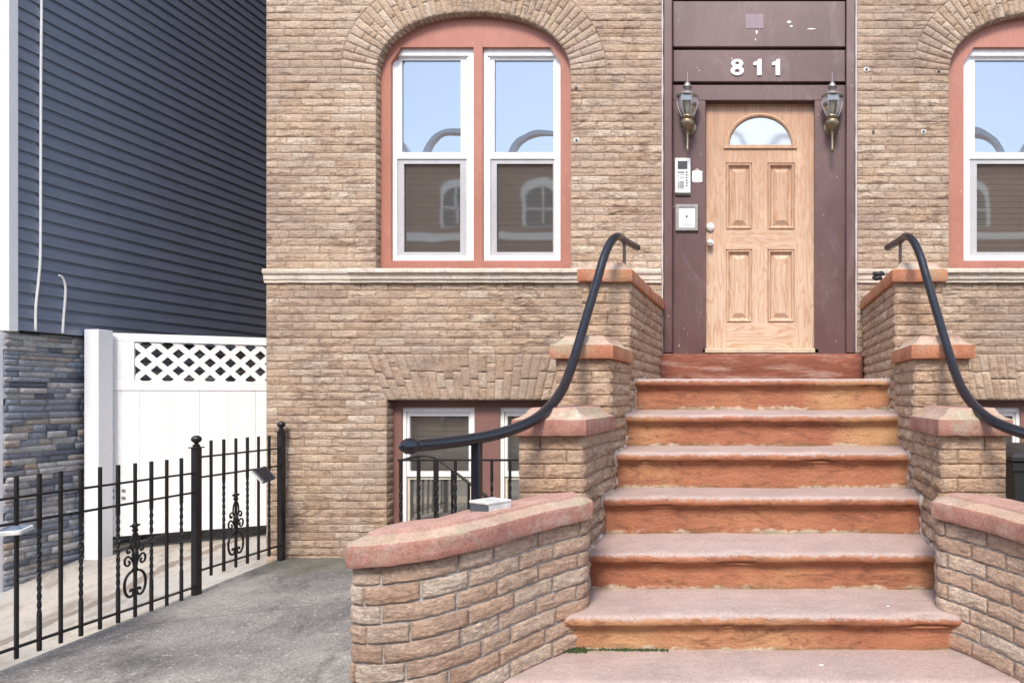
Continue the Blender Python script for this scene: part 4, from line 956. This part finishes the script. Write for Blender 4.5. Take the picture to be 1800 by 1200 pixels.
for s in (1, -1):
    k = -12
    while k < 22:
        # strip centre line: v = s*slope*(u-u0)
        u0 = ux+k*pu/1.0; pts = []
        for t in (0, 1):
            v = lz0 if t == 0 else lz1; u = u0+(v-(lz0+lz1)/2)/(s*slope); pts.append([u, v])
        hw = lw/2*L/pv
        q = [[pts[0][0]-hw, lz0], [pts[0][0]+hw, lz0], [pts[1][0]+hw, lz1], [pts[1][0]-hw, lz1]]
        # clip to the opening
        def clip(poly, c, sgn):
            out = []
            for i in range(len(poly)):
                a, b_ = poly[i], poly[(i+1) % len(poly)]; ia = sgn*(a[0]-c) >= 0; ib = sgn*(b_[0]-c) >= 0
                if ia: out.append(a)
                if ia != ib: t = (c-a[0])/(b_[0]-a[0]); out.append([c, a[1]+(b_[1]-a[1])*t])
            return out
        q = clip(q, ux, 1); q = clip(q, GL-ux, -1) if len(q) > 2 else q
        if len(q) > 2: m.plate(q, [], .012+(.009 if s > 0 else 0), .0205+(.009 if s > 0 else 0), back=True)
        k += 1
m.xf(gm).build('lattice', WHITE, T)
for u, v in ((.03, 862), (.03, 874), (.10, 862), (.10, 875)): MB().lathe([(0, 0), (.014, 0), (.012, .006), (.006, .008), (0, .008)], (u, 0, PZ(v, 6.02)), 12, axis='y').xf(gm).build('bolt', PEWTER, T)
# wheeled bin right of the stoop
T = thing('wheeled_bin', (1.95, 4.6, -1.4), 'black plastic bin behind the right cheek wall, cut by the photo edge', 'bin')
bxx, byy = PX(1781, 4.45), 4.45; m = MB(); lv = []
def frus(z, i): return [(bxx+i, byy+i, z), (bxx+.56-i, byy+i, z), (bxx+.56-i, byy+.6-i, z), (bxx+i, byy+.6-i, z)]
vs = []; fs = []
for z, i in ((-1.38, .06), (-.50, .012), (-.495, 0), (-.44, 0), (-.435, .02)): vs += frus(z, i)
for a in range(4):
    for k in range(4): fs.append((a*4+k, a*4+(k+1) % 4, a*4+4+(k+1) % 4, a*4+4+k))
m.add(vs, fs+[(3,2,1,0)]); m.build('body', BLKP, T)
vs = []; fs = []
for z, i in ((-.43, -.012), (-.405, -.012), (-.385, .01), (-.355, .07), (-.34, .16)): vs += frus(z, i)
for a in range(4):
    for k in range(4): fs.append((a*4+k, a*4+(k+1) % 4, a*4+4+(k+1) % 4, a*4+4+k))
MB().add(vs, fs+[(3,2,1,0), (16,17,18,19)]).build('lid', BLKP, T)
for s in (.04, .5): MB().lathe([(.0, 0), (.1, 0), (.1, .04), (0, .04)], (bxx+s, byy+.62, -1.31), 18, axis='y').xf(Matrix.Identity(4)).build('wheel', BLKP, T)

# ================================================================ GROUND
def gz(y): return -1.338-.044*(5.52-y)
def sheet(name, x0, x1, ys, zf, mat, nx=2):
    m = MB(); vs = []; fs = []
    for y in ys:
        for i in range(nx): vs.append((x0+(x1-x0)*i/(nx-1), y, zf(y)))
    for j in range(len(ys)-1):
        for i in range(nx-1): fs.append((j*nx+i, j*nx+i+1, (j+1)*nx+i+1, (j+1)*nx+i))
    m.add(vs, fs); return m
SLE = -3.945
m = MB(); WX0, WX1, WY0 = -2.32, -1.14, 4.30
def slab(m, x0, x1, y0, y1): m.add([(x0, y0, gz(y0)), (x1, y0, gz(y0)), (x1, y1, gz(y1)), (x0, y1, gz(y1))], [(0,1,2,3)])
slab(m, SLE, WX0, 1.2, FD+.02); slab(m, WX0, X1, 1.2, WY0); slab(m, WX1, 1.14, WY0, FD+.02); slab(m, 2.32, X1, WY0, FD+.02)
slab(m, 1.14, 2.32, WY0, FD+.02)
m.add([(SLE, 1.2, gz(1.2)), (SLE, FD+.02, gz(FD)), (SLE, FD+.02, -2.1), (SLE, 1.2, -2.1)], [(0,1,2,3)])
m.add([(WX0, WY0, gz(WY0)), (WX1, WY0, gz(WY0)), (WX1, WY0, -2.3), (WX0, WY0, -2.3), (WX0, FD, gz(FD)), (WX0, FD, -2.3), (WX1, FD, gz(FD)), (WX1, FD, -2.3)], [(0,1,2,3), (0,3,5,4), (1,2,7,6), (3,2,7,5)])
tag(m.build('areaway_paving', AREA), kind='structure')
dk = [(-1.2, -1.66), (3.0, -1.64), (4.4, -1.62), (4.9, -1.575), (5.25, -1.53), (5.55, -1.46), (5.85, -1.41), (6.4, -1.37), (7, -1.34), (15, -1.2)]
tag(sheet('driveway', LX-.05, SLE, [a for a, b in dk if a >= 1.2] if False else [1.2]+[a for a, b in dk if a > 1.2], lambda y: np.interp(y, [a for a, b in dk], [b for a, b in dk]), DRIVE, 2).build('driveway', DRIVE), kind='structure')
tag(MB().add([(-30, -2.2, -1.60), (30, -2.2, -1.60), (30, 1.2, -1.535), (-30, 1.2, -1.535)], [(0,1,2,3)]).box(-30, 30, -2.35, -2.2, -1.75, -1.6).build('sidewalk', WALK), kind='structure')
tag(MB().add([(-30, 1.2, -1.66), (LX-.05, 1.2, -1.66), (LX-.05, 20, -1.5), (-30, 20, -1.5)], [(0,1,2,3)]).build('front_yard', WALK), kind='structure')
tag(MB().add([(-200, -200, -1.755), (200, -200, -1.755), (200, -2.2, -1.755), (-200, -2.2, -1.755)], [(0,1,2,3)]).build('road', ROAD), kind='structure')
tag(MB().add([(-200, -2.2, -2.35), (200, -2.2, -2.35), (200, 200, -2.35), (-200, 200, -2.35)], [(0,1,2,3)]).build('ground', WALK), kind='structure')
tag(MB().box(-30, 30, -12.5, -9.3, -1.9, -1.6).build('far_sidewalk', WALK), kind='structure')
for px, py, d in ((1360, 943, 3.42), (1561, 1065, 3.0), (1443, 1164, 2.76)):
    n = 11; i0 = min(range(8), key=lambda i: abs((ST[i][0]+.15)-d)); zt = ST[i0][1]+.0045
    x0_ = PX(px, d); MB().add([(x0_+.011*math.cos(6.283*k/n)*random.uniform(.5, 1.1), d+.009*math.sin(6.283*k/n)*random.uniform(.6, 1.2), zt) for k in range(n)]+[(x0_, d, zt+.002)], [(k, (k+1) % n, n) for k in range(n)]).build('gum_spot', DIG, STOOP)
for sg in (-1, 1):
    m = MB()
    for i in range(5):
        yf, zf, zb = ST[i]; ynx = (ST[i-1][0]+.04) if i else 4.9; x = sg*min(.826+.0*i, .84)
        if i >= 5: x = sg*(.80 if i == 5 else .875)
        zl = (ST[i+1][2]) if i < 7 else -1.4
        path = [(yf+.04, zl), (yf+.04, (zl+zf)/2), (yf+.035, zf-.06), (yf+.005, zf-.045), (yf-.002, zf-.01), (yf+.03, zf), (yf+(ynx-yf)*.5, (zf+zb)/2), (ynx, zb)]
        pts = []
        for (a, b), (c, d) in zip(path[:-1], path[1:]):
            k = max(2, int(math.hypot(c-a, d-b)/.012))
            for t in range(k):
                y = a+(c-a)*t/k; pts.append(Vector((x+sg*(.0 if i < 5 else -.0)+sg*(.07*(2.9-y) if i >= 5 else 0)*0, y, b+(d-b)*t/k)))
        m.tube([p+noise.noise_vector(p*30)*.006 for p in pts], .01, 6, rr=[max(.004, .011+.016*noise.noise(p*17+Vector((0, sg*5, 0)))) for p in pts])
    m.build('joint_mortar', PALEM, STOOP, smooth=True)
# moss at the foot of the lower riser
m = MB()
for i in range(420):
    x = random.choice((random.gauss(-.80, .035), random.uniform(-.78, -.40), random.uniform(-.7, -.45))); h = random.uniform(.003, .012)*(1.6 if x < -.74 else .8)
    y = 2.925-random.random()*.03*(1.3 if x < -.74 else .6); z = -1.090+random.random()*.004; a = random.random()*6.28; r = random.uniform(.003, .008)
    m.add([(x+r*math.cos(a), y+r*math.sin(a), z), (x+r*math.cos(a+2.1), y+r*math.sin(a+2.1), z), (x+r*math.cos(a+4.2), y+r*math.sin(a+4.2), z), (x, y, z+h)], [(0,1,3), (1,2,3), (2,0,3)])
tag(m.build('moss', simple('moss_green', (.035,.06,.018), .95, var=.6, sc=60)), 'dark green moss growing in the joint of the lower steps', 'moss', kind='stuff')

# ================================================================ ACROSS THE STREET (seen in the window glass, and bouncing warm light)
OB = thing('brick_rowhouse', (-4, -14, -1.6), 'red brick building across the street with white arched gables, seen reflected in the glass', 'building')
ob = Mat('street_brick', .9, .2); tx = ob.n('TexBrick', {'Vector': ob.n('CombineXYZ', {0: ob.sep()[0], 1: ob.sep()[2]}), 'Color1': (.30,.14,.09,1), 'Color2': (.22,.10,.07,1), 'Mortar': (.4,.33,.28,1), 'Scale': 1, 'Mortar Size': .008, 'Brick Width': .22, 'Row Height': .075}); ob.set('Base Color', tx)
YB = -12.5
MB().box(-34, 22, YB-9, YB, -1.6, 8.3).build('wall', ob.m, OB)
MB().box(-34, 22, YB-.0, YB+.12, 5.45, 5.7).box(-34, 22, YB, YB+.2, 8.1, 8.35).build('cornice', TRIM, OB)
for k in range(16):
    cx = -32.3+k*3.0+.6
    if cx > 20: break
    n = 18; o = [(cx+1.25*math.cos(a), 8.36+1.0*math.sin(a)) for a in np.linspace(0, math.pi, n)]; i_ = [(cx+1.08*math.cos(a), 8.36+.84*math.sin(a)) for a in np.linspace(math.pi, 0, n)]
    MB().plate(o+i_, [], YB-.05, YB-.3, back=True).build('gable', TRIM, OB)
    for zb_, zt_ in ((5.9, 7.1), (2.4, 4.2), (-.9, 1.0)):
        o = rect(cx-.62, cx+.62, zb_, zt_)[:3]+[(cx+.62*math.cos(a), zt_+.45*math.sin(a)) for a in np.linspace(.2, math.pi-.2, 12)]+[(cx-.62, zt_)]
        sc = lambda p, f: (cx+(p[0]-cx)*f, zb_+.1+(p[1]-zb_-.1)*f)
        w = MB().plate(o, [[sc(p, .82) for p in o]], YB+.08, YB).box(cx-.03, cx+.03, YB+.02, YB+.06, zb_+.1, zt_+.3).box(cx-.55, cx+.55, YB+.02, YB+.06, (zb_+zt_)/2-.03, (zb_+zt_)/2+.03).build('window', TRIM, OB)
        MB().plate([sc(p, .86) for p in o], [], YB+.012, YB+.01).build('pane', SCREEN, w)
